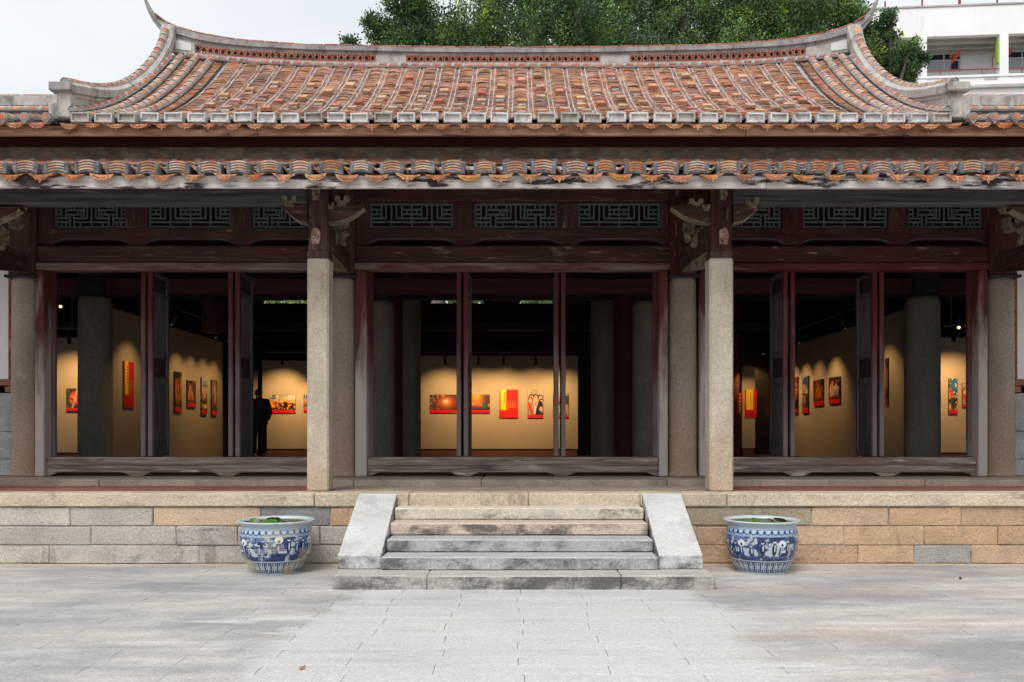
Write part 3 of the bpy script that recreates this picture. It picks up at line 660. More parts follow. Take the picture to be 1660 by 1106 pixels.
for a, b in gaps:   # rounded upper corners of the openings
    for s_, c in ((1, PX(a, DB)), (-1, PX(b, DB))):
        d = zg1-zg0
        hadd(MB().prism([(c, zg1), (c, zg0), (c+s_*.05, zg0+d*.45), (c+s_*.13, zg0+d*.75), (c+s_*.3, zg1)], lambda u, v, q: (u, q, v), DB-.01, DB+.12), 'opening_corner', M['darkwood'])
for D_, z0, z1, m in ((14.6, PZ(476, 14.6), PZ(452, 14.6), 'innerred'), (18, 4.35, 4.65, 'darkwood'), (20.6, 4.0, 4.2, 'darkwood'), (22.4, PZ(573, 22.4)+.35, PZ(573, 22.4)+.55, 'darkwood')):
    hadd(MB().box(-11.5, 11.5, D_-.1, D_+.12, z0, z1, .02), 'cross_beam', M[m])
for x in (-7.2, -2.55, 2.42, 6.98):
    hadd(MB().box(x-.1, x+.1, 12.7, 22.9, 4.66, 4.9, .02), 'long_beam', M['darkwood'])
# inner round columns
for (x, D_, r_, zt, m) in ((-7.23, 14.6, .275, 3.86, 'innerstone'), (6.95, 14.6, .29, 3.86, 'innerstone'), (-2.55, 16.0, .25, 4.0, 'innerstone'), (2.42, 16.0, .25, 4.0, 'innerstone'), (-2.56, 17.6, .20, 5.2, 'innerred'), (2.23, 17.6, .20, 5.2, 'innerred'), (-2.46, 19.6, .25, 5.2, 'innerstone'), (1.97, 19.6, .27, 5.2, 'innerstone'), (-7.1, 21.5, .2, 5.2, 'innerred'), (5.45, 21.6, .2, 5.2, 'innerred')):
    hadd(MB().lathe([(0, .92), (r_*1.06, .92), (r_*1.04, 1.02), (r_, 1.1), (r_*.98, zt-.1), (r_*.9, zt), (0, zt)], (x, D_), 24), 'inner_column', M[m])
    if zt < 5: hadd(MB().box(x-.22, x+.22, D_-.22, D_+.22, zt, 5.27, .05), 'inner_post', M['darkwood'])
# soffit of the lower roof, seen from the terrace
hadd(MB().prism([(9.62, 4.44), (9.62, 4.49), (11.2, 5.02), (12.5, 5.30), (12.5, 5.25), (11.2, 4.97)], lambda u, v, d: (d, u, v), -9.0, 9.0), 'soffit', M['redwoody'])
# ------------------------------------------------------------------ upper roof
YE, YR = 10.42, 13.62
def lift(x): return .20*(min(abs(x), 6)/5.4)**4
def RP(x, t, up=0.0):
    y = YE+(YR-YE)*t; z = 5.385+1.99*(.58*t+.42*t*t)+lift(x)*max(t, 0)**1.5
    if up:
        dz = 1.99*(.58+.84*t)/(YR-YE); n = Vector((0, -dz, 1)).normalized(); return Vector((x, y, z))+n*up
    return Vector((x, y, z))
def RM(x, t):
    """rotation of a piece lying on the roof"""
    e = 1e-3; ty = (RP(x, t+e)-RP(x, t-e)).normalized(); tx = (RP(x+e, t)-RP(x-e, t)).normalized(); n = tx.cross(ty).normalized(); tx = ty.cross(n)
    return Matrix((tx, ty, n)).transposed()
TT = [0.0]
while TT[-1] < 1:   # parameters at equal spacing along the slope
    t = TT[-1]; d = (RP(0, t+.01)-RP(0, t)).length/.01; TT.append(t+.070/d)
NR = len(TT)-1
roof = hadd(MB().strip([[RP(x, t, -.03) for x in np.linspace(-5.6, 5.6, 25)] for t in np.linspace(-.015, 1, 14)]), 'upper_roof', M['mortar'], kind=None)
roof.location.x = -.09
def radd(mb, name, mat, **k): return mb.build(name, mat, roof, **k)
def arch(w, h, l, th, n=5, flip=1):
    mb = MB(); rows_ = []
    for y in (0, l):
        top = []; bot = []
        for k in range(n+1):
            u = -1+2*k/n; x = u*w/2; z = flip*h*math.cos(u*math.pi/2*.92)
            top.append((x, y, z+th)); bot.append((x, y, z))
        rows_.append(top+bot[::-1])
    mb.strip(rows_, close=True)
    m2 = n+1
    for r_, rv in ((rows_[0], False), (rows_[1], True)):
        fs = [(k, k+1, 2*m2-2-k, 2*m2-1-k) for k in range(n)]
        mb.add(r_, [f if not rv else f[::-1] for f in fs])
    return mb
PITCH = .2835; NC = 32
tile_me = [arch(.208, .019, .15, .011).mesh('roof_tile', M['tile']), arch(.203, .023, .155, .012).mesh('roof_tile', M['tile']), arch(.212, .015, .145, .010).mesh('roof_tile', M['tile'])]
tv = [np.array([v.co[:] for v in m.vertices]) for m in tile_me]; tf = [[tuple(p.vertices) for p in m.polygons] for m in tile_me]
restt = MB()
cols = [(-(NC-1)/2+i)*PITCH for i in range(NC)]
for j in range(NR):
    for x in cols:
        k = random.randrange(3); xx = x+random.uniform(-.010, .010); t = TT[j]+random.uniform(-.006, .006)
        R = RM(xx, t) @ Matrix.Rotation(random.uniform(-.05, .05), 3, 'Z') @ Matrix.Rotation(random.uniform(-.02, .03)-.07, 3, 'X') @ Matrix.Rotation(random.uniform(-.03, .03), 3, 'Y')
        p = RP(xx, t, .012+random.uniform(-.004, .008))
        if j < 9: put('roof_tile', tile_me[k], roof, p, R.to_euler())
        else:
            Rn = np.array(R); V = tv[k] @ Rn.T+np.array(p); restt.add(V.tolist(), tf[k])
radd(restt, 'roof_tile', M['tile'], kind='stuff')
# gutters of concave tiles between the covers, mortar fillets along them
vt = MB(); va = arch(.12, .018, .15, .012, 3, -1)
vxs = [x+PITCH/2 for x in cols[:-1]]
for x in vxs:
    for j in range(NR):
        R = np.array(RM(x, TT[j]) @ Matrix.Rotation(random.uniform(-.05, .05), 3, 'Z')); p = np.array(RP(x, TT[j], .024+random.uniform(-.004, .005)))
        vt.add((np.array(va.v) @ R.T+p).tolist(), va.f)
# flat tiles between the round ridges near each gable
for sg in (-1, 1):
    for x in (sg*4.66, sg*4.90, sg*5.14, sg*4.78, sg*5.02, sg*5.26):
        for j in range(NR):
            R = np.array(RM(x, TT[j]) @ Matrix.Rotation(random.uniform(-.05, .05), 3, 'Z') @ Matrix.Rotation(-.05, 3, 'X')); p = np.array(RP(x, TT[j], .012+random.uniform(-.003, .006)))
            vt.add((np.array(va.v) @ R.T+p).tolist(), va.f)
radd(vt, 'gutter_tile', M['tile'], kind='stuff')
fm = MB()
for i, x in enumerate(cols):
    for s_ in (-1, 1):
        x0 = x+s_*.112; rows_ = []
        for t in np.linspace(0, 1, 26):
            w = .0095*random.uniform(.35, 1.35); up = .032+random.uniform(-.006, .008); q = x0+random.uniform(-.004, .004)
            rows_.append([RP(q-w, t, 0), RP(q-w*.8, t, up), RP(q+w*.8, t, up), RP(q+w, t, 0)])
        fm.strip(rows_)
radd(fm, 'mortar_fillet', M['mortar'], kind='stuff')
# weight bricks set in a staggered pattern, some with lime under them
bme = MB().box(-.062, .062, -.06, .07, 0, .05, .004).mesh('weight_brick', M['tilepale'])
bme2 = MB().box(-.058, .058, -.055, .065, 0, .045, .004).mesh('weight_brick', M['tilered'])
lime = MB()
for i, x in enumerate(cols):
    if i in (0, NC-1): continue
    rowsb = [.10, .245, .40, .56, .74, .88] if i % 2 else [.03, .17, .32, .48, .65, .83]
    for q, t in enumerate(rowsb):
        if q == 5 and random.random() < .75: continue
        if random.random() < .07: continue
        tj = t+random.uniform(-.018, .018); xx = x+random.uniform(-.02, .02)
        R = (RM(xx, tj) @ Matrix.Rotation(random.uniform(-.12, .12), 3, 'Z')).to_euler()
        put('weight_brick', random.choice([bme, bme, bme2]), roof, RP(xx, tj, .044), R)
        if random.random() < .42:
            p = RP(xx, tj-.022, .034); lime.box(p.x-.06, p.x+.055, p.y-.02, p.y+.05, p.z-.01, p.z+.022, .008, jit=.009)
radd(lime, 'lime_patch', M['plaster'], kind='stuff')
# round tile ridges by the gables
def halfpipe(r, l, n=6):
    mb = MB(); mb.strip([[(r*math.cos(math.pi*k/n), y, r*math.sin(math.pi*k/n)) for k in range(n+1)] for y in (0, l)], sm=True)
    mb.add([(r*math.cos(math.pi*k/n), 0, r*math.sin(math.pi*k/n)) for k in range(n+1)], [tuple(range(n+1))]); return mb
rt_me = {k: halfpipe(.055, .15).mesh('ridge_tile', M[k]) for k in ('tilepale', 'tilered')}
def ridge_run(parent, P, nrm, kind, seglen=.20, r=.055, reach=1.0, name='ridge_tile', rings=True):
    """tiles along P(s), s in 0..1; grey mortar bed and rings"""
    pts = [P(s) for s in np.linspace(0, 1, 80)]; L = sum((b-a).length for a, b in zip(pts[:-1], pts[1:])); n = max(1, int(L/seglen))
    bed = MB(); rows_ = []
    for p, q in zip(pts, pts[1:]+[pts[-1]*2-pts[-2]]):
        d = (q-p).normalized(); a = d.cross(nrm).normalized(); u = a.cross(d)
        rows_.append([p+a*r*1.02*math.cos(f)+u*r*.86*math.sin(f) for f in np.linspace(-.3, math.pi+.3, 8)])
    bed.strip(rows_, sm=True); bed.add(rows_[0], [tuple(range(8))]); bed.add(rows_[-1], [tuple(range(8))[::-1]])
    for k in range(n):
        s = (k+.15)/n; p = P(s); d = (P(min(s+.01, 1.0))-P(min(s+.01, 1.0)-.01)).normalized() if True else None
        a = d.cross(nrm).normalized(); u = a.cross(d); R = Matrix((a, d, u)).transposed().to_euler()
        put(name, rt_me[kind if random.random() > .15 else 'tilered'], parent, p, R, (r/.055,  L/n*.74/.15, r/.055*random.uniform(.95, 1.04)))
        if rings:
            for f in (-.08,):
                c0 = P(max(0, s+(-.17)/n)); ring = []
                for dd in (0, L/n*.22):
                    ring.append([c0+d*dd+a*r*1.10*math.cos(g)+u*r*1.10*math.sin(g) for g in np.linspace(-.2, math.pi+.2, 8)])
                bed.strip(ring, sm=False)
    return bed.build('mortar_bed', M['mortar'], parent)
UP = Vector((0, 0, 1))
for sg in (-1, 1):
    for x in (4.78, 5.02, 5.255):
        ridge_run(roof, lambda s, x=x: RP(sg*x, s*.985, .045), Vector((0, -.5, 1)).normalized(), 'tilepale')
# framed plaster tile ends along the eave, drip tiles between
def frame_cap(w, h, d):
    mb = MB(); b = .022
    mb.box(-w/2, w/2, 0, d, -h/2, -h/2+b, .004); mb.box(-w/2, w/2, 0, d, h/2-b, h/2, .004)
    mb.box(-w/2, -w/2+b, .001, d, -h/2+b, h/2-b, .003); mb.box(w/2-b, w/2, .001, d, -h/2+b, h/2-b, .003)
    mb.box(-w/2+b, w/2-b, .028, d, -h/2+b, h/2-b); return mb
capm = [frame_cap(.222, .118, .12).mesh('eave_cap', M[k]) for k in ('capplaster', 'capplaster', 'capplaster', 'plaster')]
def drip(kind, w=.275, h=.108, th=.014):
    mb = MB(); n = 12; out = [(-w/2, 0)]
    for k in range(n+1):
        u = -1+2*k/n
        if kind == 'point': z = -h*(1-abs(u))**.8*(.82+.18*math.cos(u*16))
        else: z = -h*.86*(1-u*u)**.62*(.90+.10*math.cos(u*22))
        out.append((u*w/2*.98, z))
    out.append((w/2, 0))
    out = [out[0]]+[p for p in out[1:-1] if p[1] < -.004]+[out[-1]]
    top = [(w/2*u, .022*(1-u*u)*-1+.004) for u in (.6, .2, -.2, -.6)]
    mb.prism(out+top, lambda u, v, d: (u, d-.22*v*-1*.6, v), 0, th)
    # raised rim and floral knobs
    for k in range(1, 10):
        u = -1+2*k/10; zz = out[min(len(out)-1, max(0, int(k/10*(len(out)-1))))][1]*.62
        mb.box(u*w/2*.8-.008, u*w/2*.8+.008, -.008+.13*zz, .004, zz-.007, zz+.007)
    # trough of the tile behind
    rows_ = [[(w/2*u, y, -.028*(1-u*u)+.006) for u in np.linspace(-1, 1, 7)] for y in (th, .2)]
    mb.strip(rows_)
    return mb
dripm = {k: drip(k).mesh('drip_tile', M['drip']) for k in ('point', 'round')}
ncap = 38; xcap = [(-(ncap-1)/2+i)*PITCH+.02 for i in range(ncap)]
for x in xcap:
    put('eave_cap', random.choice(capm), roof, (x+random.uniform(-.006, .006), YE-.075, 5.40+random.uniform(-.006, .006)), (rad(random.uniform(-3, 3)), rad(random.uniform(-1.6, 1.6)), rad(random.uniform(-2, 2))), (random.uniform(.96, 1.03), 1, random.uniform(.95, 1.05)))
xs = [xcap[0]-PITCH/2]+[x+PITCH/2 for x in xcap]
for x in xs:
    put('drip_tile', dripm['point' if abs(x) < 1.6 and random.random() < .8 else random.choice(['round', 'round', 'point'])], roof, (x+random.uniform(-.008, .008), YE-.05, 5.345+random.uniform(-.008, .006)), (rad(random.uniform(-8, 8)), rad(random.uniform(-3, 3)), rad(random.uniform(-5, 5))), (random.uniform(.80, .90), 1, random.uniform(.85, 1.0)))
# boards below the upper eave
for a, b in ((-9.2, -3.1), (-3.1, 2.9), (2.9, 9.2)):
    radd(MB().box(a+.002, b-.002, 10.46, 10.50, PZ(220, 10.46), 5.34, .006, jit=.002), 'eave_board', M['fasciabrown'])
radd(MB().box(-9.2, 9.2, 10.93, 11.05, 5.225, 5.60, .01), 'recessed_beam', M['maroon'])
radd(MB().prism([(10.505, 5.26), (10.505, 5.30), (10.93, 5.52), (10.93, 5.46)], lambda u, v, d: (d, u, v), -9.2, 9.2), 'upper_soffit', M['maroon'])
for a, b in ((-9.2, -4.3), (-4.3, .9), (.9, 4.9), (4.9, 9.2)):
    radd(MB().box(a+.002, b-.002, 10.90, 10.98, 5.03, 5.222, .006), 'painted_frieze', M['dado'])
# descending gable ridges with upturned lower ends
CH = [(10.40, 5.835), (10.64, 5.915), (11.02, 6.03), (11.36, 6.155), (11.71, 6.31), (12.1, 6.53), (12.49, 6.81), (12.87, 7.14), (13.15, 7.44), (13.36, 7.72), (13.50, 8.02)]
def cr_(pts, s):
    n = len(pts)-1; f = min(max(s, 0), .99999)*n; i = int(f); u = f-i
    g = lambda k: pts[min(max(k, 0), n)]
    p0, p1, p2, p3 = g(i-1), g(i), g(i+1), g(i+2)
    return tuple(.5*((2*b)+(-a+c)*u+(2*a-5*b+4*c-d)*u*u+(-a+3*b-3*c+d)*u**3) for a, b, c, d in zip(p0, p1, p2, p3))
for sg in (-1, 1):
    xc = sg*5.45
    top = [cr_(CH, s) for s in np.linspace(0, 1, 30)]
    def zroof(y): return max(5.43, RP(5.4, (y-YE)/(YR-YE)).z-.06)
    body = MB(); rows_ = []
    for (y, z) in top: rows_.append([(xc-.075, y, zroof(y)), (xc-.075, y, z-.10), (xc+.075, y, z-.10), (xc+.075, y, zroof(y))])
    body.strip(rows_); body.add(rows_[0], [(0, 1, 2, 3)]); body.add(rows_[-1], [(3, 2, 1, 0)])
    radd(body, 'gable_wall', M['plaster'])
    cap = MB(); rows_ = []
    for i, (y, z) in enumerate(top):
        q = top[min(i+1, 29)]; p = top[max(i-1, 0)]; d = Vector((0, q[0]-p[0], q[1]-p[1])).normalized(); n = Vector((0, -d.z, d.y)); c = Vector((0, y, z))
        w = .112
        pr = [(-w*.75, -.165), (-w*.77, -.13), (-w, -.11), (-w, -.02), (-w*.6, .015), (w*.6, .015), (w, -.02), (w, -.11), (w*.77, -.13), (w*.75, -.165)]
        rows_.append([Vector((xc+u, 0, 0))+c+n*v for u, v in pr])
    cap.strip(rows_, close=True); cap.add(rows_[0], [tuple(range(10))[::-1]]); cap.add(rows_[-1], [tuple(range(10))])
    radd(cap, 'gable_coping', M['plaster' if sg > 0 else 'plaster'])
    ridge_run(roof, lambda s: Vector((xc, *cr_(CH, .035+s*.92)))+Vector((0, -.02, .0)), UP.lerp(Vector((0, -1, 0)), .3).normalized(), 'tilepale', seglen=.15, r=.06, rings=True)
    ridge_run(roof, lambda s: RP(sg*5.335, s*.93, .12), Vector((0, -.5, 1)).normalized(), 'tilered', r=.045)
    # end block
    radd(MB().box(xc-.085, xc+.085, 10.40, 10.56, 5.42, 5.74, .01, jit=.004), 'end_post', M['plaster'])
    radd(MB().box(xc-(.15 if sg < 0 else .12), xc+(.15 if sg > 0 else .12), 10.33, 10.47, 5.725, 5.835, .012, jit=.004), 'end_block', M['plastergrey' if sg < 0 else 'plaster'])
    radd(MB().box(xc-(.20 if sg < 0 else -.06), xc+(.20 if sg > 0 else -.06), 10.42, 10.62, 5.42, 5.61, .012, jit=.004), 'end_base', M['plaster'])
    radd(MB().tube([(xc-sg*.06, 10.36, 5.835), (xc-sg*.06, 10.5, 5.835)], .028, 10), 'end_knob', M['plastergrey'])
# main ridge, its openwork band and swallow tails
def zr(x):
    a = abs(x); K = [(0, 7.685), (1.5, 7.695), (3.36, 7.735), (4.35, 7.81), (5.04, 7.92), (5.44, 8.06), (5.66, 8.21), (5.80, 8.38), (5.90, 8.58), (5.97, 8.78)]
    for (a0, z0), (a1, z1) in zip(K[:-1], K[1:]):
        if a <= a1: u = (a-a0)/(a1-a0); return z0+(z1-z0)*u
    return K[-1][1]
def zrs(x): return sum(zr(x+d)*w for d, w in ((-.3, .15), (-.15, .2), (0, .3), (.15, .2), (.3, .15))) if abs(x) < 5.2 else sum(zr(x+d)*w for d, w in ((-.06, .25), (0, .5), (.06, .25)))
yr = 13.70
co = MB(); rows_ = []
for x in np.concatenate([np.linspace(-5.96, -5.0, 24), np.linspace(-4.9, 4.9, 60), np.linspace(5.0, 5.96, 24)]):
    z = zrs(x); a = abs(x); k = 1.0 if a < 5.45 else max(.12, 1-(a-5.45)/.52); th = .135+.05*min(1, max(0, (a-3.5)/1.5)); th *= (k if a > 5.45 else 1); w = .16*max(k, .2)
    sl = (zrs(x+.01)-zrs(x-.01))/.02; n = Vector((-sl, 0, 1)).normalized(); c = Vector((x, yr, z))
    pr = [(-w*.75, -th), (-w*.78, -th*.62), (-w, -th*.58), (-w, -.01), (-w*.6, 0), (w*.6, 0), (w, -.01), (w, -th*.58), (w*.78, -th*.62), (w*.75, -th)]
    rows_.append([c+Vector((0, u, 0))+n*v for u, v in pr])
co.strip(rows_, close=True); co.add(rows_[0], [tuple(range(10))]); co.add(rows_[-1], [tuple(range(10))[::-1]])
radd(co, 'main_ridge', M['plastergrey'])
ft = MB().box(-.11, .11, -.15, .15, 0, .022, .004).mesh('crest_tile', M['tilered'])
x = -5.6
while x < 5.62:
    sl = math.atan((zrs(x+.05)-zrs(x-.05))/.1); put('crest_tile', ft, roof, (x, yr, zrs(x)-.004+random.uniform(-.004, .004)), (0, -sl, rad(random.uniform(-2, 2)))); x += .235*math.cos(sl)
zb = lambda x: RP(x, 1).z
zl0 = lambda x: zb(x)+.085; zl1 = lambda x: zrs(x)-.135-.05*min(1, max(0, (abs(x)-3.5)/1.5))+.01
wallm = MB()
for (a, b) in ((-5.42, -5.05), (-2.16, -1.68), (1.42, 1.89), (4.70, 5.42)):
    rows_ = [[(x, yr-.122, zl0(x)-.02), (x, yr-.122, zl1(x)), (x, yr+.08, zl1(x)), (x, yr+.08, zl0(x)-.02)] for x in np.linspace(a, b, 5)]
    mb = MB().strip(rows_); mb.add(rows_[0], [(0, 1, 2, 3)]); mb.add(rows_[-1], [(3, 2, 1, 0)])
    radd(mb, 'ridge_pier', M['plaster'])
for sg in (-1, 1):   # pale stone panels by the gables
    a, b = sg*5.36, sg*5.10
    mb = MB().prism([(a, zl0(a)+.02), (b, zl0(b)+.02), (b, zl1(b)-.02), (a, zl1(a)-.03)], lambda u, v, d: (u, d, v), yr-.132, yr-.10); radd(mb, 'ridge_panel', M['whitewall'])
for (a, b) in ((-5.05, -2.16), (-1.68, 1.42), (1.89, 4.70)):
    mb = MB(); n = round((b-a)/.1); w = (b-a)/n
    def bar(p, q, t=.0085):
        d = Vector((q[0]-p[0], q[1]-p[1])).normalized(); nx, ny = -d.y*t, d.x*t
        mb.prism([(p[0]+nx, p[1]+ny), (p[0]-nx, p[1]-ny), (q[0]-nx, q[1]-ny), (q[0]+nx, q[1]+ny)], lambda u, v, dd: (u, dd, v), yr-.125, yr-.095)
    for i in range(n):
        x0 = a+i*w; xm = x0+w/2; x1 = x0+w; z0, z1 = zl0(xm), zl1(xm); zm = (z0+z1)/2
        bar((x0, zm), (xm, z1)); bar((xm, z1), (x1, zm)); bar((x1, zm), (xm, z0)); bar((xm, z0), (x0, zm))
        bar((x0, z0), (x0+w*.27, z0+(zm-z0)*.45)); bar((x1, z0), (x1-w*.27, z0+(zm-z0)*.45)); bar((x0, z1), (x0+w*.27, z1-(zm-z0)*.45)); bar((x1, z1), (x1-w*.27, z1-(zm-z0)*.45))
    radd(mb, 'openwork_band', M['tilered'])
def rail_of(zf, h, d, name, mat):
    rows_ = [[(x, yr-d, zf(x)), (x, yr-d, zf(x)+h), (x, yr+d, zf(x)+h), (x, yr+d, zf(x))] for x in np.linspace(-5.42, 5.42, 50)]
    mb = MB().strip(rows_, close=True); return radd(mb, name, mat)
rail_of(lambda x: zb(x)+.055, .030, .128, 'ridge_moulding', M['mortar'])
rail_of(lambda x: zb(x)-.12, .13, .11, 'ridge_footing', M['mortar'])
ridge_run(roof, lambda s: Vector((-5.2+10.4*s, yr-.13, zb(-5.2+10.4*s)+.02)), Vector((0, -.6, .8)), 'tilered', seglen=.17, r=.042)
# back slope and gable fill (out of sight, keeps the hall dark)
bs = MB(); bs.strip([[(x, 13.72+3.2*t, RP(x, 1-t).z-.05) for x in np.linspace(-5.6, 5.6, 13)] for t in np.linspace(0, 1, 8)]); radd(bs, 'back_slope', M['mortar'])
# wing roofs at either end: low ridge wall, tile rows, round-ended tile caps
def wing(sg):
    wr = hadd(MB().strip([[(sg*x, y, 5.36+.30*(y-YE)) for x in (5.5, 9.4)] for y in (YE, 11.7)]), 'wing_roof', M['mortar'])
    def wa(mb, n, m, **k): return mb.build(n, m, wr, **k)
    x0, x1 = (sg*5.62, sg*9.4) if sg > 0 else (sg*9.4, sg*5.62)
    zt = PZ(156, 11.6)
    wa(MB().box(x0, x1, 11.55, 11.75, zt-.15, zt-.01, .01), 'low_ridge', M['plaster']); wa(MB().box(x0, x1, 11.60, 11.72, zt-.5, zt-.2), 'ridge_core', M['mortar'])
    ridge_run(wr, lambda s: Vector((x0+(x1-x0)*s, 11.585, zt-.012)), Vector((0, -.1, 1)), 'tilered', seglen=.22, r=.03)
    ridge_run(wr, lambda s: Vector((x0+(x1-x0)*s, 11.55, zt-.195)), Vector((0, -.6, .8)), 'tilepale', seglen=.2, r=.04)
    x = 5.72 if sg < 0 else 5.54; pt = .262
    disc = MB().tube([(0, -.012, 0), (0, .05, 0)], .052, 12)
    cme = bpy.data.meshes.get('round_cap_mesh')
    if cme is None:
        d = MB().tube([(0, 0, 0), (0, .06, 0)], .056, 12, 0, True, True); d.tube([(0, -.006, 0), (0, .0, 0)], .040, 12, 1)
        d.prism([(-.05, -.03), (.05, -.03), (0, -.085)][::-1], lambda u, v, q: (u, q, v), .002, .05, 0); cme = d.mesh('round_cap_mesh', M['plastergrey'], M['tilered'])
    k = 0
    while x < 9.3:
        ridge_run(wr, lambda s, x=x: Vector((sg*x, YE-.02+1.08*s, 5.41+.30*1.08*s)), UP, 'tilepale', seglen=.15, r=.055)
        put('round_cap', cme, wr, (sg*x, YE-.09, 5.40), (0, 0, rad(random.uniform(-3, 3))))
        put('drip_tile', dripm['round'], wr, (sg*(x+pt/2), YE-.05, 5.36), (rad(random.uniform(-6, 6)), rad(random.uniform(-3, 3)), 0), (.92, 1, 1))
        x += pt; k += 1
for sg in (-1, 1): wing(sg)

# ------------------------------------------------------------------ lower roof over the terrace
YL = 9.50
lower = hadd(MB().strip([[(x, y, 4.50+.345*(y-YL)) for x in (-9.2, 9.2)] for y in (YL+.03, 11.05)]), 'lower_roof', M['mortar'])
def ladd(mb, name, mat, **k): return mb.build(name, mat, lower, **k)
zc = PZ(272, YL); dzr = .345
def tile_stack(layers, w=.185):
    mb = MB(); h = .135
    for k in range(layers):
        z0 = -h/2+.012+k*(h-.016)/layers; n = 6; rows_ = []
        for y in (0, .20):
            tp = [(w/2*u, y, z0+.026+.018*(1-u*u)) for u in np.linspace(-1, 1, n)]; bt = [(w/2*u, y, z0+.010+.018*(1-u*u)) for u in np.linspace(1, -1, n)]
            rows_.append(tp+bt)
        mb.strip(rows_, 0, close=True); mb.add(rows_[0], [(i, i+1, 2*n-2-i, 2*n-1-i) for i in range(n-1)], 0)
        rows_ = []
        for y in (.006, .20):   # mortar between
            tp = [(w/2*u, y, z0+.009+.018*(1-u*u)) for u in np.linspace(-1, 1, n)]; bt = [(w/2*u, y, z0-.014+.018*(1-u*u)) for u in np.linspace(1, -1, n)]
            rows_.append(tp+bt)
        mb.strip(rows_, 1, close=True); mb.add(rows_[0], [(i, i+1, 2*n-2-i, 2*n-1-i) for i in range(n-1)], 1)
    for s_ in (-1, 1):
        mb.box(s_*(w/2+.018)-.022, s_*(w/2+.018)+.022, -.012, .19, -h/2-.008, h/2-.012, .010, 1, jit=.005)
    return mb
M['mortardark'] = surf('mortardark', [(.3, (.07, .07, .075)), (.5, (.14, .14, .148)), (.7, (.28, .278, .28))], (14, 14, 14), bump=.6, bscale=60, rough=.9, spec=.15, dirt=[((.55, .54, .52), (22, 22, 22), .62, .70, .7)])
stk = [tile_stack(4).mesh('tile_stack', M['tilepale'], M['mortardark']), tile_stack(4, .175).mesh('tile_stack', M['drip'], M['mortardark']), tile_stack(4, .19).mesh('tile_stack', M['tilepale'], M['mortardark'])]
pj = .3405; nl = 51; cover = MB(); gut = MB(); leanm = MB().box(-.012, .012, 0, .16, -.06, .06, .003).mesh('broken_tile', M['tilepale'])
ca = arch(.20, .028, .15, .011, 5); ga = arch(.17, .025, .16, .013, 3, -1)
base = RM(0, 0)
Rl = np.array(Matrix.Rotation(math.atan(dzr)-.05, 3, 'X'))
x = -(nl-1)/2*pj-.03; xl_ = []
for i in range(nl):
    x0 = x+i*pj+random.uniform(-.012, .012); xl_.append(x0)
    put('tile_stack', random.choice(stk), lower, (x0, YL-.02+random.uniform(-.01, .012), zc+random.uniform(-.008, .008)), (0, rad(random.uniform(-2.5, 2.5)), rad(random.uniform(-3, 3))), (random.uniform(.93, 1.04), 1, random.uniform(.93, 1.05)))
    for j in range(13):
        yy = YL+.05+j*.105+random.uniform(-.012, .012); p = np.array((x0+random.uniform(-.012, .012), yy, zc+.022+(dzr-.02)*(yy-YL)+random.uniform(-.006, .010)))
        R = Rl @ np.array(Matrix.Rotation(random.uniform(-.09, .09), 3, 'Z')); cover.add((np.array(ca.v) @ R.T+p).tolist(), ca.f)
        p = np.array((x0+pj/2, yy, zc-.07+dzr*(yy-YL))); gut.add((np.array(ga.v) @ R.T+p).tolist(), ga.f)
    put('drip_tile', dripm[random.choice(['round', 'point', 'point'])], lower, (x0+pj/2+random.uniform(-.01, .01), YL-.03, 4.452+random.uniform(-.01, .008)), (rad(random.uniform(-10, 10)), rad(random.uniform(-4, 4)), rad(random.uniform(-6, 6))), (random.uniform(.92, 1.06), 1, random.uniform(.92, 1.15)))
    s_ = 1 if x0 > .3 else -1
    for k in range(random.choice([1, 2, 2, 3])):   # slipped pieces leaning in the gutters
        put('broken_tile', leanm, lower, (x0+pj/2+random.uniform(-.035, .035), YL+.04+.03*k, zc-.012+random.uniform(-.02, .015)), (rad(random.uniform(10, 25)), rad(s_*random.uniform(35, 62)), rad(random.uniform(-15, 15))), (1, random.uniform(.7, 1.1), random.uniform(.7, 1.05)))
ladd(cover, 'cover_tile', M['tile'], kind='stuff'); ladd(gut, 'gutter_tile', M['tile'], kind='stuff')
ridge_run(lower, lambda s: Vector((-9.2+18.4*s, 10.84, 5.005)), Vector((0, -.6, .8)), 'tilered', seglen=.30, r=.045)
fj = [-9.2, -6.1, PX(487, YL), PX(1245, YL), 6.3, 9.2]
for a, b in zip(fj[:-1], fj[1:]):
    ladd(MB().box(a+.002, b-.002, YL+.045, YL+.085, PZ(305.5, YL+.045)+random.uniform(-.004, .004), 4.452, .006, jit=.002), 'eave_board', M['fascia'])
# ------------------------------------------------------------------ painting helpers (flat print: glaze on the pots, pictures on the boards)
def vnoise(h, w, sy, sx, seed, octv=4):
    g = np.random.default_rng(seed); out = np.zeros((h, w)); amp = 1; tot = 0
    for o in range(octv):
        ny, nx = max(2, int(sy*2**o)), max(2, int(sx*2**o)); a = g.random((ny+1, nx+1)); a[:, -1] = a[:, 0]
        yy = np.linspace(0, ny, h, endpoint=False); xx = np.linspace(0, nx, w, endpoint=False); i = yy.astype(int); j = xx.astype(int)
        fy = (yy-i)[:, None]; fx = (xx-j)[None]; fy = fy*fy*(3-2*fy); fx = fx*fx*(3-2*fx)
        v = a[i][:, j]*(1-fy)*(1-fx)+a[i+1][:, j]*fy*(1-fx)+a[i][:, j+1]*(1-fy)*fx+a[i+1][:, j+1]*fy*fx
        out += amp*v; tot += amp; amp *= .55
    return out/tot
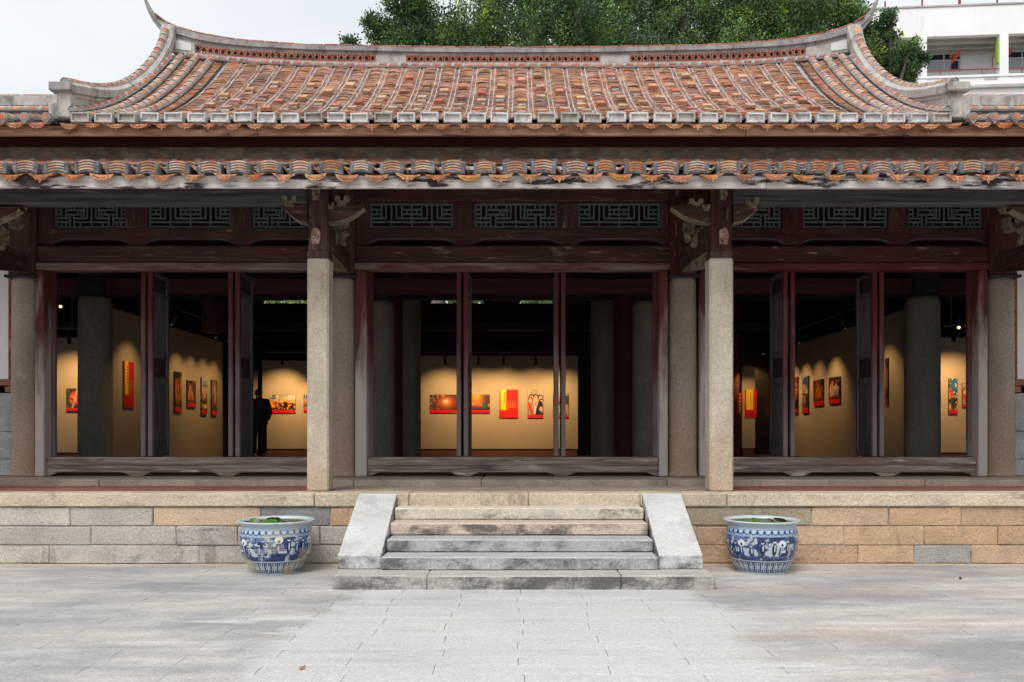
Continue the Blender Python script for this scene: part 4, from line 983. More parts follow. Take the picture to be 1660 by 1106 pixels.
class Art:
    def __init__(s, h, w, c): s.h, s.w = h, w; s.a = np.ones((h, w, 3))*np.array(c); s.Y, s.X = np.mgrid[0:h, 0:w]/np.array([h, w])[:, None, None]
    def put(s, m, c, k=1.0): m = (np.asarray(m, float)*k)[..., None]; s.a = s.a*(1-m)+np.array(c)*m; return s
    def disk(s, x, y, rx, ry, c, k=1.0): return s.put(((s.X-x)/rx)**2+((s.Y-y)/ry)**2 < 1, c, k)
    def glow(s, x, y, rx, ry, c, k=1.0): return s.put(np.exp(-(((s.X-x)/rx)**2+((s.Y-y)/ry)**2)), c, k)
    def rect(s, x0, x1, y0, y1, c, k=1.0): return s.put((s.X >= x0) & (s.X < x1) & (s.Y >= y0) & (s.Y < y1), c, k)
    def line(s, x0, y0, x1, y1, t, c, k=1.0):
        dx, dy = x1-x0, y1-y0; L = dx*dx+dy*dy; u = np.clip(((s.X-x0)*dx+(s.Y-y0)*dy)/L, 0, 1)
        return s.put(np.hypot(s.X-x0-u*dx, s.Y-y0-u*dy) < t, c, k)

# ------------------------------------------------------------------ blue-and-white pots (y runs from the foot, 0, to the rim, 1)
GLZ = (.45, .52, .53)
def pot_art(seed, yellow):
    W_, H_ = 640, 132; A = Art(H_, W_, GLZ); g = random.Random(seed); B1, B2, B3 = (.010, .028, .135), (.03, .075, .25), (.15, .25, .42); DK = (.006, .011, .042)
    Xs, Ys = A.X, A.Y
    # foot band: dark motifs and blue bars
    m = (Ys > .06) & (Ys < .255); ph = (Xs*30) % 1
    A.put(m & (abs(ph-.5) > .36), B2); u = (ph-.5)/.30; v = (Ys-.157)/.098
    A.put(m & (abs(u) < .95) & ((abs(v)-.15)**2+u*u*.55 > .10) & ((abs(u) < .55) | (abs(v) > .45)), DK)
    A.put(m & ((u**2+(v-.78)**2*.8) < .16), GLZ); A.put(m & ((u**2+(v+.85)**2*.8) < .14), GLZ)
    A.put((abs(Ys-.262) < .006) | (abs(Ys-.05) < .005), B2)
    # landscape band
    L = (Ys > .295) & (Ys < .775)
    n1 = vnoise(H_, W_, 5, 20, seed, 4); n2 = vnoise(H_, W_, 9, 44, seed+1, 4); n3 = vnoise(H_, W_, 4, 11, seed+2, 4)
    A.put(L & (Ys > .71), B3, .5); A.put(L & (n3 > .54) & (Ys > .66), B2, .7)
    A.put(L & (Ys < .36+.06*n1) & (n2 > .40), B1, .85); A.put(L & (Ys < .44) & (n2 > .56), B2, .8)
    f = (Xs*26) % 1; bandf = L & (Ys > .565) & (Ys < .69); nofence = n3 > .60
    A.put(bandf & ~nofence & ((abs(f-.5)*2+abs(Ys-.628)/.055) > .92), B1, .85)
    A.put(L & (abs(Ys-.56) < .008) & ~nofence, DK)
    A.put(L & (n1 > .50) & (n2 > .43), B1, .92); A.put(L & (n2 > .58), B2, .75); A.put(L & (n1 > .56) & (n2 > .52), DK, .6); A.put(L & (n2 < .29), (.50, .56, .56))
    for k in range(22):   # robed figures, umbrellas and little tables
        x = (k+g.uniform(.2, .8))/22; y = g.uniform(.36, .46); h = g.uniform(.20, .27)
        A.put(L & (((Xs-x)/.0105)**2+((Ys-y-h*.42)/(h*.5))**2 < 1), g.choice([B1, DK, B1, B2])); A.put(L & (((Xs-x-.002)/.0035)**2+((Ys-y-h*.5)/(h*.3))**2 < 1), (.6, .67, .68), .8)
        A.disk(x, y+h*1.0, .0062, .028, (.58, .62, .60)); A.disk(x, y+h*1.07, .0055, .016, DK)
        if k % 4 == 1: A.disk(x+.004, y+h*1.12, .018, .07, (.70, .74, .70)); A.disk(x+.004, y+h*1.02, .006, .03, B1)
        if k % 5 == 2: A.put(L & (abs(Xs-x-.022) < .02) & (abs(Ys-.42) < .035), B1); A.put(L & (abs(Xs-x-.022) < .018) & (abs(Ys-.475) < .018), (.66, .7, .68))
    A.put(L & (Ys < .335) & (n2 > .5), DK, .6)
    # scallop band with diamonds
    S_ = (Ys > .80) & (Ys < .905); A.put(S_, B3, .75); p2 = (Xs*32) % 1
    A.put(S_ & ((((p2-.5)/.40)**2+((Ys-.90)/.075)**2) < 1), (.38, .54, .66), .8)
    A.put(S_ & (abs(np.hypot((p2-.5)/.42, (Ys-.90)/.082)-1) < .13), B1)
    dd = np.minimum(p2, 1-p2); A.put(S_ & (dd/.16+abs(Ys-.85)/.036 < 1), DK)
    A.put((abs(Ys-.79) < .005) | (abs(Ys-.912) < .004), B2); A.put((Ys > .925) & (Ys < .945) & ((Xs*150 % 1) < .5), B2); A.put((Ys > .95) & (Ys < .97), B3, .6)
    if yellow:
        nn = vnoise(H_, W_, 6, 14, seed+9, 4); A.put((nn > .50) & (Ys < .32), (.42, .30, .12), .45); A.put((nn > .46) & (Ys > .93), (.45, .30, .12), .55); A.put(nn > .6, (.50, .42, .25), .35)
    return A
M['glaze'] = paint_mat('glaze', .16, .5, .3, dirt=((.35, .26, .13), 9, .60, .75, .25))
M['rimglaze'] = surf('rimglaze', [(.3, (.38, .47, .51)), (.7, (.50, .58, .60))], (4, 4, 4), rough=.2, spec=.5, bump=.05, dirt=[((.45, .33, .16), (5, 5, 9), .56, .66, .6)])
M['potinside'] = surf('potinside', [(.3, (.24, .12, .045)), (.7, (.46, .28, .10))], (6, 6, 6), rough=.5, bump=.2)
M['potwater'] = surf('potwater', [(.35, (.02, .025, .01)), (.5, (.06, .08, .025)), (.62, (.12, .14, .045))], (14, 14, 14), rough=.35, spec=.5, bump=.2)
M['lily'] = surf('lily', [(.3, (.05, .09, .02)), (.5, (.09, .14, .03)), (.7, (.17, .20, .05))], (9, 9, 9), rough=.45, var=.25, hue=.03, bump=.1)
def pot(x, y, seed, yellow, label):
    p = empty('glazed_pot', (x, y, 0), label=label, cat='pot', group='blue and white pots by the stairs')
    prof = [(.268, 0), (.275, .012), (.296, .05), (.322, .10), (.348, .155), (.372, .215), (.390, .285), (.399, .36), (.399, .42), (.391, .48), (.380, .525), (.374, .55)]
    pr = np.array(prof); A = pot_art(seed, yellow); H_, W_ = A.h, A.w
    zz = np.linspace(0, 1, H_)*.55; rr = np.interp(zz, pr[:, 1], pr[:, 0]); rr = np.convolve(np.pad(rr, 4, mode='edge'), np.ones(9)/9, 'valid')[:H_]
    th = 2*np.pi*np.arange(W_)/W_
    V = np.stack([(rr[:, None]*np.cos(th)), (rr[:, None]*np.sin(th)), np.repeat(zz[:, None], W_, 1)], -1).reshape(-1, 3)
    i, j = np.mgrid[0:H_-1, 0:W_]; k = (j+1) % W_
    Q = np.stack([i*W_+j, i*W_+k, (i+1)*W_+k, (i+1)*W_+j], -1).reshape(-1, 4)
    put('body', fastmesh('pot_body', V, Q, M['glaze'], True, A.a.reshape(-1, 3)), p)
    rim = [(.373, .548), (.390, .553), (.414, .566), (.424, .577), (.425, .585), (.418, .591), (.403, .591), (.388, .585), (.366, .575), (.362, .56)]
    MB().lathe(rim, seg=64).build('rim', M['rimglaze'], p)
    MB().lathe([(.363, .562), (.366, .53), (.372, .45), (.34, .25), (.0, .2)], seg=48).build('inside', M['potinside'], p)
    MB().lathe([(.0, .548), (.366, .5481)], seg=40).build('water', M['potwater'], p)
    MB().lathe([(0, .002), (.268, .002)], seg=40).build('foot', M['rimglaze'], p)
    return p
pot(-2.72, 9.62, 5, True, 'blue and white glazed pot with ochre stained rim and foot by grey stone')
pot(2.775, 9.655, 23, False, 'clean blue and white glazed pot standing before orange stone blocks')
def lily(x, y, z, r, tilt, az, label, sc=1):
    mb = MB(); n = 14; rows_ = []
    for q in (0, .5, 1):
        rows_.append([(r*q*math.cos(a), r*q*math.sin(a), .18*r*q*q+.05*r*math.sin(3*a)*q) for a in np.linspace(.15, 2*math.pi-.15, n)])
    mb.strip(rows_, sm=True)
    o = mb.build('lily_leaf', M['lily'], None, loc=(x, y, z), rot=(tilt, 0, az), label=label, cat='leaf', group='leaves floating in the pots'); return o
LL = [(-2.93, 9.50, .565, .06, .9, .4, 'upright dark green leaf in the stained pot'), (-2.60, 9.52, .562, .075, .5, 2, 'pale yellow green leaf folded over in the stained pot'),
      (-2.75, 9.55, .552, .10, .25, 1, 'flat green leaf at the middle of the stained pot'), (-2.48, 9.60, .552, .09, .2, 3, 'olive leaf near the far rim of the stained pot'), (-2.80, 9.78, .555, .08, .5, 3.5, 'green leaf floating at the back of the stained pot'),
      (2.68, 9.55, .578, .055, .5, .5, 'light green leaf poking over the rim of the clean pot'), (2.86, 9.58, .575, .05, .6, 1.7, 'small curled green leaf in the clean pot'), (2.97, 9.62, .572, .07, .45, 2.4, 'dark brown withered leaf in the clean pot')]
for q in LL: lily(*q)

# ------------------------------------------------------------------ exhibition inside: display walls, boards, spotlights
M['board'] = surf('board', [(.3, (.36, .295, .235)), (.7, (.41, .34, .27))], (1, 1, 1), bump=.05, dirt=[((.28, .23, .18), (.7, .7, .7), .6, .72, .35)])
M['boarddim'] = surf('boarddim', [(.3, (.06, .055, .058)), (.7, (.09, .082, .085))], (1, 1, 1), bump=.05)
M['oldbrick'] = surf('oldbrick', [(.3, (.10, .04, .03)), (.7, (.17, .07, .05))], (2, 2, 9), bump=.3)
M['red'] = plain('signred', (.56, .012, .012), .45, .3); M['yellow'] = plain('signyellow', (.80, .55, .03), .45, .3); M['ink'] = plain('ink', (.30, .02, .015), .5, .3); M['gold'] = plain('goldink', (.62, .33, .05), .5, .3)
M['black'] = plain('black', (.012, .012, .013), .5, .4); M['picture'] = paint_mat('picture', .35, .4)
M['lens'] = plain('lens', (1, .8, .5), .3, .3, 0, (1, .66, .30), 1.7)
def wall_between(a, b, z0, z1, label, th=.10, mat='board', plinth=True):
    """free-standing display wall from a to b (front face on that line, thickness to the left of a->b)"""
    a, b = Vector((*a, 0)), Vector((*b, 0)); d = (b-a); L = d.length; ang = math.atan2(d.y, d.x)
    o = empty('display_wall', (a.x, a.y, .925), ang, label=label, cat='display wall', group='display walls of the exhibition')
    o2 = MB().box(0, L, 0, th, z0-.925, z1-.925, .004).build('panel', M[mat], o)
    if plinth: MB().box(.02, L-.02, .02, th+.3, 0, z0-.927).build('plinth', M['oldbrick'], o)
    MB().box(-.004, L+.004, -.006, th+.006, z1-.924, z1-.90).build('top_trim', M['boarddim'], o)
    return o
DC = 22.0
cz0, cz1 = PZ(728, DC), PZ(577, DC)
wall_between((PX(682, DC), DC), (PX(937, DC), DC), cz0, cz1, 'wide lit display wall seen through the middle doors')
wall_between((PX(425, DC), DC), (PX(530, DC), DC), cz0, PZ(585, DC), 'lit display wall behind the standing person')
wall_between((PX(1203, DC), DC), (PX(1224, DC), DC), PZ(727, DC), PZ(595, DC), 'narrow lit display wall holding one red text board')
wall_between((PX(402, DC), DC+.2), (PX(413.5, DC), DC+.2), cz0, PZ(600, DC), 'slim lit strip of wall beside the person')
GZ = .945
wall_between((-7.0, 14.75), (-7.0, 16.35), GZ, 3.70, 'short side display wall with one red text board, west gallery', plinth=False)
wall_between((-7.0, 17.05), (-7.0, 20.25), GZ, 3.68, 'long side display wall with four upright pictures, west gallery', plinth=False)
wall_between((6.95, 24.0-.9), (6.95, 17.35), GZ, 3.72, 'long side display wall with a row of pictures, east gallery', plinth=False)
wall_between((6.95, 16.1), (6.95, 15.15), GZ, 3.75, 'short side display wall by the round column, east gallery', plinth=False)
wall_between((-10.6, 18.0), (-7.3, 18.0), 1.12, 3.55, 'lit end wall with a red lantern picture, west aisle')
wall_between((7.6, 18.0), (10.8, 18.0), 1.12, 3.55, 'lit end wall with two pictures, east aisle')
PIC = {}
def picture_art(kind, h, w, seed):
    g = random.Random(seed); A = Art(h, w, (.02, .012, .01)); n = vnoise(h, w, 4, 4*w/h, seed, 4); n2 = vnoise(h, w, 9, 9*w/h, seed+3, 3)
    if kind == 'ring':
        A.put(n, (.16, .07, .04), .8); A.put((n2 > .55) & (A.X < .35), (.40, .36, .25), .5); A.glow(.56, .45, .36, .42, (.42, .07, .035), .95)
        A.put(abs(np.hypot((A.X-.56)/.34, (A.Y-.45)/.40)-1) < .10, (.30, .04, .025), .9); A.glow(.57, .5, .18, .25, (.80, .36, .12)); A.glow(.57, .55, .07, .10, (.95, .75, .45)); A.glow(.45, .95, .04, .1, (.8, .4, .05))
    elif kind == 'temple':
        A.put(n, (.20, .07, .03), .9); A.glow(.4, .85, .25, .35, (.85, .42, .06)); A.glow(.4, .45, .3, .22, (.60, .22, .10), .9); A.put((n2 > .55) & (A.Y < .5) & (A.Y > .2), (.55, .30, .20), .8); A.disk(.74, .3, .09, .22, (.04, .16, .16)); A.rect(.2, .6, .18, .3, (.35, .05, .03), .8)
    elif kind == 'crowd':
        A.put(A.Y > .5, (.42, .40, .40), .9); A.put((n > .5) & (A.Y > .45), (.62, .58, .55), .8); A.put((A.X < .25) & (A.Y > .4) & (n2 > .45), (.10, .09, .10), .9)
        A.put((A.Y < .70) & (n2 > .42), (.62, .17, .02)); A.put((A.Y < .6) & (n2 > .56), (.85, .45, .06)); A.put((A.Y < .55) & (n < .45), (.03, .015, .012)); A.glow(.55, .66, .13, .10, (.95, .60, .05)); A.put((A.Y < .25) & (n2 < .5), (.05, .02, .02), .8)
    elif kind == 'faces':
        A.put(np.ones((h, w)), (.42, .33, .26)); A.put(n2 > .5, (.30, .24, .20), .8); A.put((A.Y > .72) & (n > .48), (.48, .42, .36))
        for (x, y) in ((.5, .72), (.8, .70), (.22, .72), (.15, .60), (.85, .55)):
            A.disk(x, y, .16, .10, (.03, .022, .02)); A.disk(x, y-.035, .11, .085, (.62, .42, .30))
        A.disk(.5, .46, .18, .13, (.60, .40, .27)); A.disk(.48, .42, .05, .03, (.30, .06, .04)); A.line(.62, .05, .78, .40, .16, (.035, .03, .10)); A.line(.42, .10, .47, .32, .06, (.70, .66, .60)); A.line(.08, .42, .30, .02, .085, (.62, .05, .03)); A.disk(.82, .24, .10, .09, (.62, .42, .24)); A.put((A.Y < .1) & (A.X > .5), (.02, .016, .03), .8); A.disk(.1, .7, .07, .05, (.6, .1, .04))
    elif kind == 'people':
        A.put(np.ones((h, w)), (.36, .27, .16)); A.put(n2 > .52, (.52, .42, .28)); A.put((n > .52) & (A.Y > .45), (.05, .05, .06), .9); A.disk(.45, .66, .16, .10, (.62, .07, .03)); A.disk(.6, .55, .1, .08, (.04, .08, .16)); A.disk(.7, .45, .12, .1, (.72, .5, .1))
    elif kind == 'lantern':
        A.put(n, (.20, .19, .17), .8); A.disk(.55, .5, .36, .34, (.55, .04, .03)); A.put((((A.X-.55)/.36)**2+((A.Y-.5)/.34)**2 < 1) & (n2 > .55), (.72, .25, .10)); A.line(.4, .05, .7, .95, .06, (.50, .48, .42), .8); A.disk(.5, .55, .1, .1, (.7, .35, .2))
    elif kind == 'branches':
        A.put(np.ones((h, w)), (.05, .20, .34)); A.put(n2 > .5, (.02, .02, .03)); A.put((n2 > .60), (.62, .55, .42), .9); A.disk(.3, .45, .2, .12, (.6, .06, .04)); A.put(A.Y < .38, (.04, .025, .02), .8); A.put((n > .55) & (A.Y < .45), (.62, .30, .08)); A.line(.3, .15, .9, .35, .05, (.02, .02, .03)); A.disk(.15, .62, .16, .09, (.62, .05, .04))
    elif kind == 'blue':
        A.put(A.Y > .45, (.07, .10, .22)); A.put((n2 > .56) & (A.Y > .5), (.42, .44, .42)); A.put((A.X < .55) & (A.Y < .75), (.42, .25, .17), .8); A.glow(.7, .52, .16, .09, (.85, .48, .08)); A.disk(.4, .62, .2, .07, (.50, .30, .2)); A.rect(.1, .8, .41, .45, (.05, .02, .02)); A.put((n > .52) & (A.Y < .35), (.08, .05, .045), .8)
    elif kind == 'tall':
        A.put(A.Y > .55, (.16, .26, .40)); A.put((n > .5) & (A.Y > .5), (.46, .42, .38)); A.rect(.2, 1, .70, .76, (.14, .06, .05)); A.put((A.Y < .62) & (n2 > .46), (.62, .20, .04)); A.put((A.Y < .3) & (n2 > .55), (.85, .50, .10)); A.rect(.3, .6, .35, .72, (.50, .36, .32), .8); A.put((n < .42) & (A.Y < .6), (.05, .02, .02))
    else:  # fires by night
        for k in range(7):
            x, y = g.uniform(.12, .88), g.uniform(.15, .65); A.glow(x, y, .13, .22, (.58, .14, .02), .9); A.glow(x+.01, y+.03, .055, .14, (.92, .45, .06))
        A.put((n2 > .60), (.40, .10, .03), .8); A.put(n2 < .40, (.02, .012, .01), .85); A.put((A.Y < .12), (.06, .03, .02), .7)
        if kind == 'white': 
            for k in range(5): A.line(.15+k*.16, .2, .17+k*.16, .55+.1*(k % 2), .04, (.55, .50, .48), .9)
        if kind == 'mast': A.put((A.Y > .5) & (n > .45), (.20, .17, .16), .8); A.line(.55, .4, .5, .95, .02, (.4, .36, .34))
    return A
def frame_on(a, b, nx, ny):
    d = Vector((b[0]-a[0], b[1]-a[1], 0)); return math.atan2(d.y, d.x), d.length
def picture(a, b, z0, z1, kind, label, seed=0, strip=.17, group='photo boards of the exhibition'):
    ang, w = frame_on(a, b, 0, 0); h = z1-z0
    o = empty('photo_board', (a[0], a[1], z0), ang, label=label, cat='picture', group=group)
    MB().box(0, w, -.022, 0, 0, h, .002).build('backing', M['black'], o)
    hp = h*(1-strip); nx = 44; ny = max(20, min(70, int(nx*hp/w))); A = picture_art(kind, ny, nx, seed+17)
    xx = np.linspace(.004, w-.004, nx); zz = np.linspace(h*strip, h-.004, ny)
    V = np.stack([np.tile(xx, (ny, 1)), np.full((ny, nx), -.0255), np.tile(zz[:, None], (1, nx))], -1).reshape(-1, 3)
    i, j = np.mgrid[0:ny-1, 0:nx-1]; Q = np.stack([i*nx+j, i*nx+j+1, (i+1)*nx+j+1, (i+1)*nx+j], -1).reshape(-1, 4)
    put('print', fastmesh('print', V, Q, M['picture'], False, 1.0*A.a.reshape(-1, 3)**1.2), o)
    MB().box(.004, w-.004, -.0262, -.0225, .004, h*strip).build('caption_strip', M['red'], o)
    return o
def glyph(mb, x, z, s, g, y=-.030):
    """a small brush character of short strokes"""
    t = s*.085
    for k in range(g.choice([3, 3, 4])):
        zz = z+s*(.12+.76*k/3); a, b = x+s*g.uniform(0, .2), x+s*g.uniform(.75, 1); mb.box(a, b, y, y+.004, zz-t, zz+t)
    for k in range(g.choice([1, 2, 2])):
        xx = x+s*g.choice([.2, .5, .5, .78]); mb.box(xx-t, xx+t, y-.0007, y+.003, z+s*g.uniform(0, .2), z+s*g.uniform(.8, 1))
def textboard(a, b, z0, z1, label, seed, yel=(.06, .36), ncol=6, title=6):
    ang, w = frame_on(a, b, 0, 0); h = z1-z0; g = random.Random(seed)
    o = empty('text_board', (a[0], a[1], z0), ang, label=label, cat='sign', group='red text boards of the exhibition')
    MB().box(0, w, -.024, 0, 0, h, .002).build('board', M['red'], o)
    y0, y1 = yel; MB().box(w*y0, w*y1, -.0268, -.022, h*.28, h-.001).build('yellow_panel', M['yellow'], o)
    mb = MB(); s = min(w*.085, h*.06)
    for k in range(title): glyph(mb, w*(y0+(y1-y0)*.55), h*(.86-k*.068), s, g)
    mb.build('title', M['ink'], o)
    mb = MB(); cw = (.92-y1-.06)*w/ncol; s2 = cw*.62
    for c in range(ncol):
        n = 8 if c else 10; zt = h*.60
        for k in range(n):
            glyph(mb, w*(y1+.06)+c*cw, zt-(k+1)*h*.031, min(s2, h*.026), g, -.0275)
    mb.build('small_text', M['gold'], o); return o
def cpx(px, D=DC): return (PX(px, D), D)
picture(cpx(697), cpx(742), PZ(670, DC), PZ(640, DC), 'ring', 'wide photo of a glowing red circle, first on the middle wall', 1)
picture(cpx(758), cpx(794), PZ(670, DC), PZ(640, DC), 'temple', 'wide photo of a lit altar, beside the red text board in the middle', 2)
textboard(cpx(809.7), cpx(840), PZ(678, DC), PZ(632, DC), 'red text board with yellow title panel on the middle wall', 3)
picture(cpx(855.5), cpx(881), PZ(678, DC), PZ(632, DC), 'faces', 'upright photo of people facing a dark coat and red sash', 4, .11)
picture(cpx(896.5), cpx(922), PZ(678, DC), PZ(636, DC), 'people', 'upright photo half hidden by the door edges, last on the middle wall', 5, .11)
picture(cpx(438), cpx(479.5), PZ(670, DC), PZ(640.5, DC), 'crowd', 'wide photo of an orange crowd beside the standing person', 6)
picture(cpx(492.5), cpx(520), PZ(668, DC), PZ(640, DC), 'blue', 'photo cut off by the square pillar', 7)
textboard(cpx(1207), cpx(1226.5), PZ(677, DC), PZ(632, DC), 'red text board with wide yellow panel on the narrow wall', 8, (.12, .70), 1, 5)
# sash-like red banner with a column of yellow characters
DBn = 21.55; w_ = PX(1200, DBn)-PX(1191.5, DBn); h_ = PZ(638, DBn)-PZ(671, DBn); g_ = random.Random(9)
o = empty('red_banner', (PX(1191.5, DBn), DBn-.22, PZ(671, DBn)), label='narrow red banner with one column of yellow characters', cat='banner')
MB().box(0, w_, -.012, 0, 0, h_).build('cloth', M['red'], o); mb = MB()
for k in range(6): glyph(mb, w_*.25, h_*(.85-k*.155), w_*.5, g_, -.018)
mb.build('characters', M['yellow'], o)
def yat(px, Xw): return Xw*F0/(px-CX)
def onwest(p0, p1, pyt, pyb): 
    Xw = -6.995; y0, y1 = yat(p0, Xw), yat(p1, Xw); ym = (y0+y1)/2; return ((Xw, y0), (Xw, y1), PZ(pyb, ym), PZ(pyt, ym))
def oneast(p0, p1, pyt, pyb):
    Xw = 6.945; y0, y1 = yat(p0, Xw), yat(p1, Xw); ym = (y0+y1)/2; return ((Xw, y0), (Xw, y1), PZ(pyb, ym), PZ(pyt, ym))
textboard(*onwest(199, 215.5, 586.5, 661), 'tall red text board alone on the short west wall', 12, (.08, .40), 5, 6)
picture(*onwest(281.5, 293, 603, 669), 'fire', 'tall dark photo of several fires, first of four on the west wall', 13, .13)
picture(*onwest(302, 316, 617.5, 660.5), 'fire2', 'small square photo of orange flames, second of four on the west wall', 14)
picture(*onwest(325, 334.5, 612, 672.5), 'tall', 'tall photo with blue sky above orange crowd on the west wall', 15, .13)
picture(*onwest(341.5, 351, 616.5, 674), 'mast', 'tall dim photo with grey sky, farthest on the west wall', 16, .13)
textboard(*oneast(1234, 1243.5, 624, 675.5), 'orange red text board with yellow edge, farthest on the east wall', 17, (.05, .35), 2, 5)
picture(*oneast(1249, 1259, 622, 674), 'mast', 'tall brown photo beside the far text board on the east wall', 18)
picture(*oneast(1283, 1294.5, 612, 671), 'fire', 'photo half hidden behind the first open door leaf, east wall', 19, .13)
picture(*oneast(1302, 1312, 610, 670), 'blue', 'tall blue toned photo with a glowing lamp on the east wall', 20, .13)
picture(*oneast(1320, 1336, 616, 658), 'fire2', 'square photo of orange sparks, second nearest on the east wall', 21, .17)
picture(*oneast(1345, 1363.5, 611.5, 655), 'white', 'square photo of pale figures with torches, nearest in the east row', 22, .17)
picture(*oneast(1437, 1441, 581, 657), 'fire', 'photo seen edge on at the second open door leaf, east wall', 23, .15)
D8 = 17.99
picture((PX(108, D8), D8), (PX(134, D8), D8), PZ(667, D8), PZ(630, D8), 'lantern', 'photo of a big red lantern in the west aisle', 24, .14)
picture((PX(1537, D8), D8), (PX(1551.5, D8), D8), PZ(671, D8), PZ(614, D8), 'branches', 'tall photo of blue sky and dark branches in the east aisle', 25, .11)
picture((PX(1559, D8), D8), (PX(1584, D8), D8), PZ(660, D8), PZ(621, D8), 'faces', 'small photo next to the jamb in the east aisle', 26, .12)

# spotlights: black cans on tracks, each lit
WARM = (1.0, .61, .235)
can = MB().tube([(0, 0, -.10), (0, 0, .08)], [.045, .040], 10)
can_me = can.mesh('can', M['black']); lens_me = MB().lathe([(0, 0), (.030, 0)], seg=12).mesh('lens', M['lens'])
arm_me = MB().box(-.012, .012, -.012, .012, .03, .22).mesh('bracket', M['black'])
def spot(src, tgt, power, label, cone=62, blend=.75, lens=True):
    s, t = Vector(src), Vector(tgt); d = (t-s).normalized()
    o = empty('track_spotlight', s, label=label, cat='spotlight', group='track spotlights of the exhibition')
    R = (-d).to_track_quat('Z', 'Y').to_euler()
    put('can', can_me, o, (0, 0, 0), R); put('lens', lens_me, o, d*.102, R); put('bracket', arm_me, o)
    L = bpy.data.lights.new('spot', 'SPOT'); L.energy = power*1.9; L.color = WARM; L.spot_size = rad(cone); L.spot_blend = blend; L.shadow_soft_size = .03
    lo = bpy.data.objects.new('spot', L); COL.objects.link(lo); lo.parent = o; lo.location = d*.125; lo.rotation_euler = R
    return o
def track(a, b, label):
    v = Vector(b)-Vector(a); o = empty('light_track', a, math.atan2(v.y, v.x), label=label, cat='light track', group='tracks carrying the spotlights')
    MB().box(0, v.length, -.018, .018, 0, .035).build('rail', M['black'], o)
    for f in (.1, .9): MB().box(v.length*f-.01, v.length*f+.01, -.01, .01, .035, 4.3-a[2]).build('hanger', M['black'], o)
zs = 3.30
for px, w, nm in ((722, 85, 'the glowing circle photo'), (776, 65, 'the altar photo'), (817, 85, 'the middle red text board'), (868, 70, 'the photo with the red sash'), (908, 70, 'the last photo on the middle wall')):
    spot((PX(px, 20.9), 20.9, zs), (PX(px, DC), DC, 2.1), w*.6, 'black track spotlight aimed at '+nm, 100, 1.0)
track((PX(690, 20.9), 20.9, zs+.2), (PX(930, 20.9), 20.9, zs+.2), 'black track before the middle display wall')
spot((PX(458, 20.9), 20.9, zs), (PX(458, DC), DC, 2.2), 66, 'black track spotlight aimed at the orange crowd photo', 90, 1.0)
spot((PX(505, 20.9), 20.9, zs), (PX(505, DC), DC, 2.2), 40, 'black track spotlight aimed at the photo by the pillar', 60, .9)
spot((PX(1208, 20.9), 20.9, zs), (PX(1214, DC), DC, 2.1), 26, 'black track spotlight aimed at the wide yellow panel board', 70, .9)
track((PX(425, 20.9), 20.9, zs+.2), (PX(520, 20.9), 20.9, zs+.2), 'black track over the standing person')
for y, p, nm in ((yat(207, -7), 30, 'the tall red text board'), (yat(287, -7), 30, 'the photo of several fires'), (yat(309, -7), 28, 'the small flames photo'), (yat(329.5, -7), 30, 'the photo with blue sky'), (yat(346, -7), 30, 'the dim far photo')):
    spot((-6.15, y, 3.58), (-7.0, y, 2.15), p*.62, 'black track spotlight aimed at '+nm+' on the west wall', 84, 1.0)
track((-6.15, 14.9, 3.78), (-6.15, 20.4, 3.78), 'black track along the west gallery wall')
for px, p, nm in ((1238.5, 60, 'the far text board'), (1254, 60, 'the tall brown photo'), (1289, 45, 'the photo behind the door leaf'), (1307, 48, 'the blue toned photo'), (1328, 30, 'the sparks photo'), (1355, 48, 'the torch figures photo'), (1440, 34, 'the edge on photo')):
    y = yat(px, 6.95); spot((6.10, y, 3.58), (6.95, y, 2.15), p*.62, 'black track spotlight aimed at '+nm+' on the east wall', 84, 1.0)
track((6.10, 15.3, 3.78), (6.10, 23.0, 3.78), 'black track along the east gallery wall')
spot((PX(112, 16.9), 16.9, 3.40), (PX(118, 18), 18, 2.3), 75, 'black track spotlight aimed at the red lantern photo', 84, 1.0)
spot((PX(97.5, 16.4), 16.4, PZ(495, 16.4)), (PX(118, 14.0), 14.0, 2.9), 6, 'bright spotlight facing out of the west aisle', 50, .9)
spot((PX(1546, 16.9), 16.9, 3.45), (PX(1546, 18), 18, 2.2), 85, 'black track spotlight aimed at the branches photo', 84, 1.0)
spot((PX(1555, 16.5), 16.5, PZ(529, 16.5)), (PX(1535, 14.2), 14.2, 2.6), 6, 'bright spotlight facing out of the east aisle', 50, .9)
track((PX(100, 16.9)-1, 16.9, 3.6), (PX(128, 16.9), 16.9, 3.6), 'black track in the west aisle'); track((PX(1530, 16.9), 16.9, 3.65), (PX(1565, 16.9)+1, 16.9, 3.65), 'black track in the east aisle')
# old hanging lantern in the west gallery
lx, ly = PX(345, 17.0), 17.0; lt = empty('hanging_lantern', (lx, ly, PZ(540, 17)), label='dim reddish six sided hanging lantern in the west gallery', cat='lantern')
hgt = PZ(488, 17)-PZ(540, 17)
MB().lathe([(0, 0), (.19, 0), (.21, .05), (.21, hgt-.05), (.19, hgt), (0, hgt)], seg=6, sm=False).build('shade', M['innerred'], lt)
fm_ = MB()
for k in range(6): a = k*math.pi/3; fm_.tube([(.215*math.cos(a), .215*math.sin(a), .02), (.215*math.cos(a), .215*math.sin(a), hgt-.02)], .014, 6)
fm_.build('frame', M['brownwoodz'], lt); MB().tube([(0, 0, hgt), (0, 0, 5.26-PZ(540, 17))], .01, 6).build('cord', M['black'], lt)

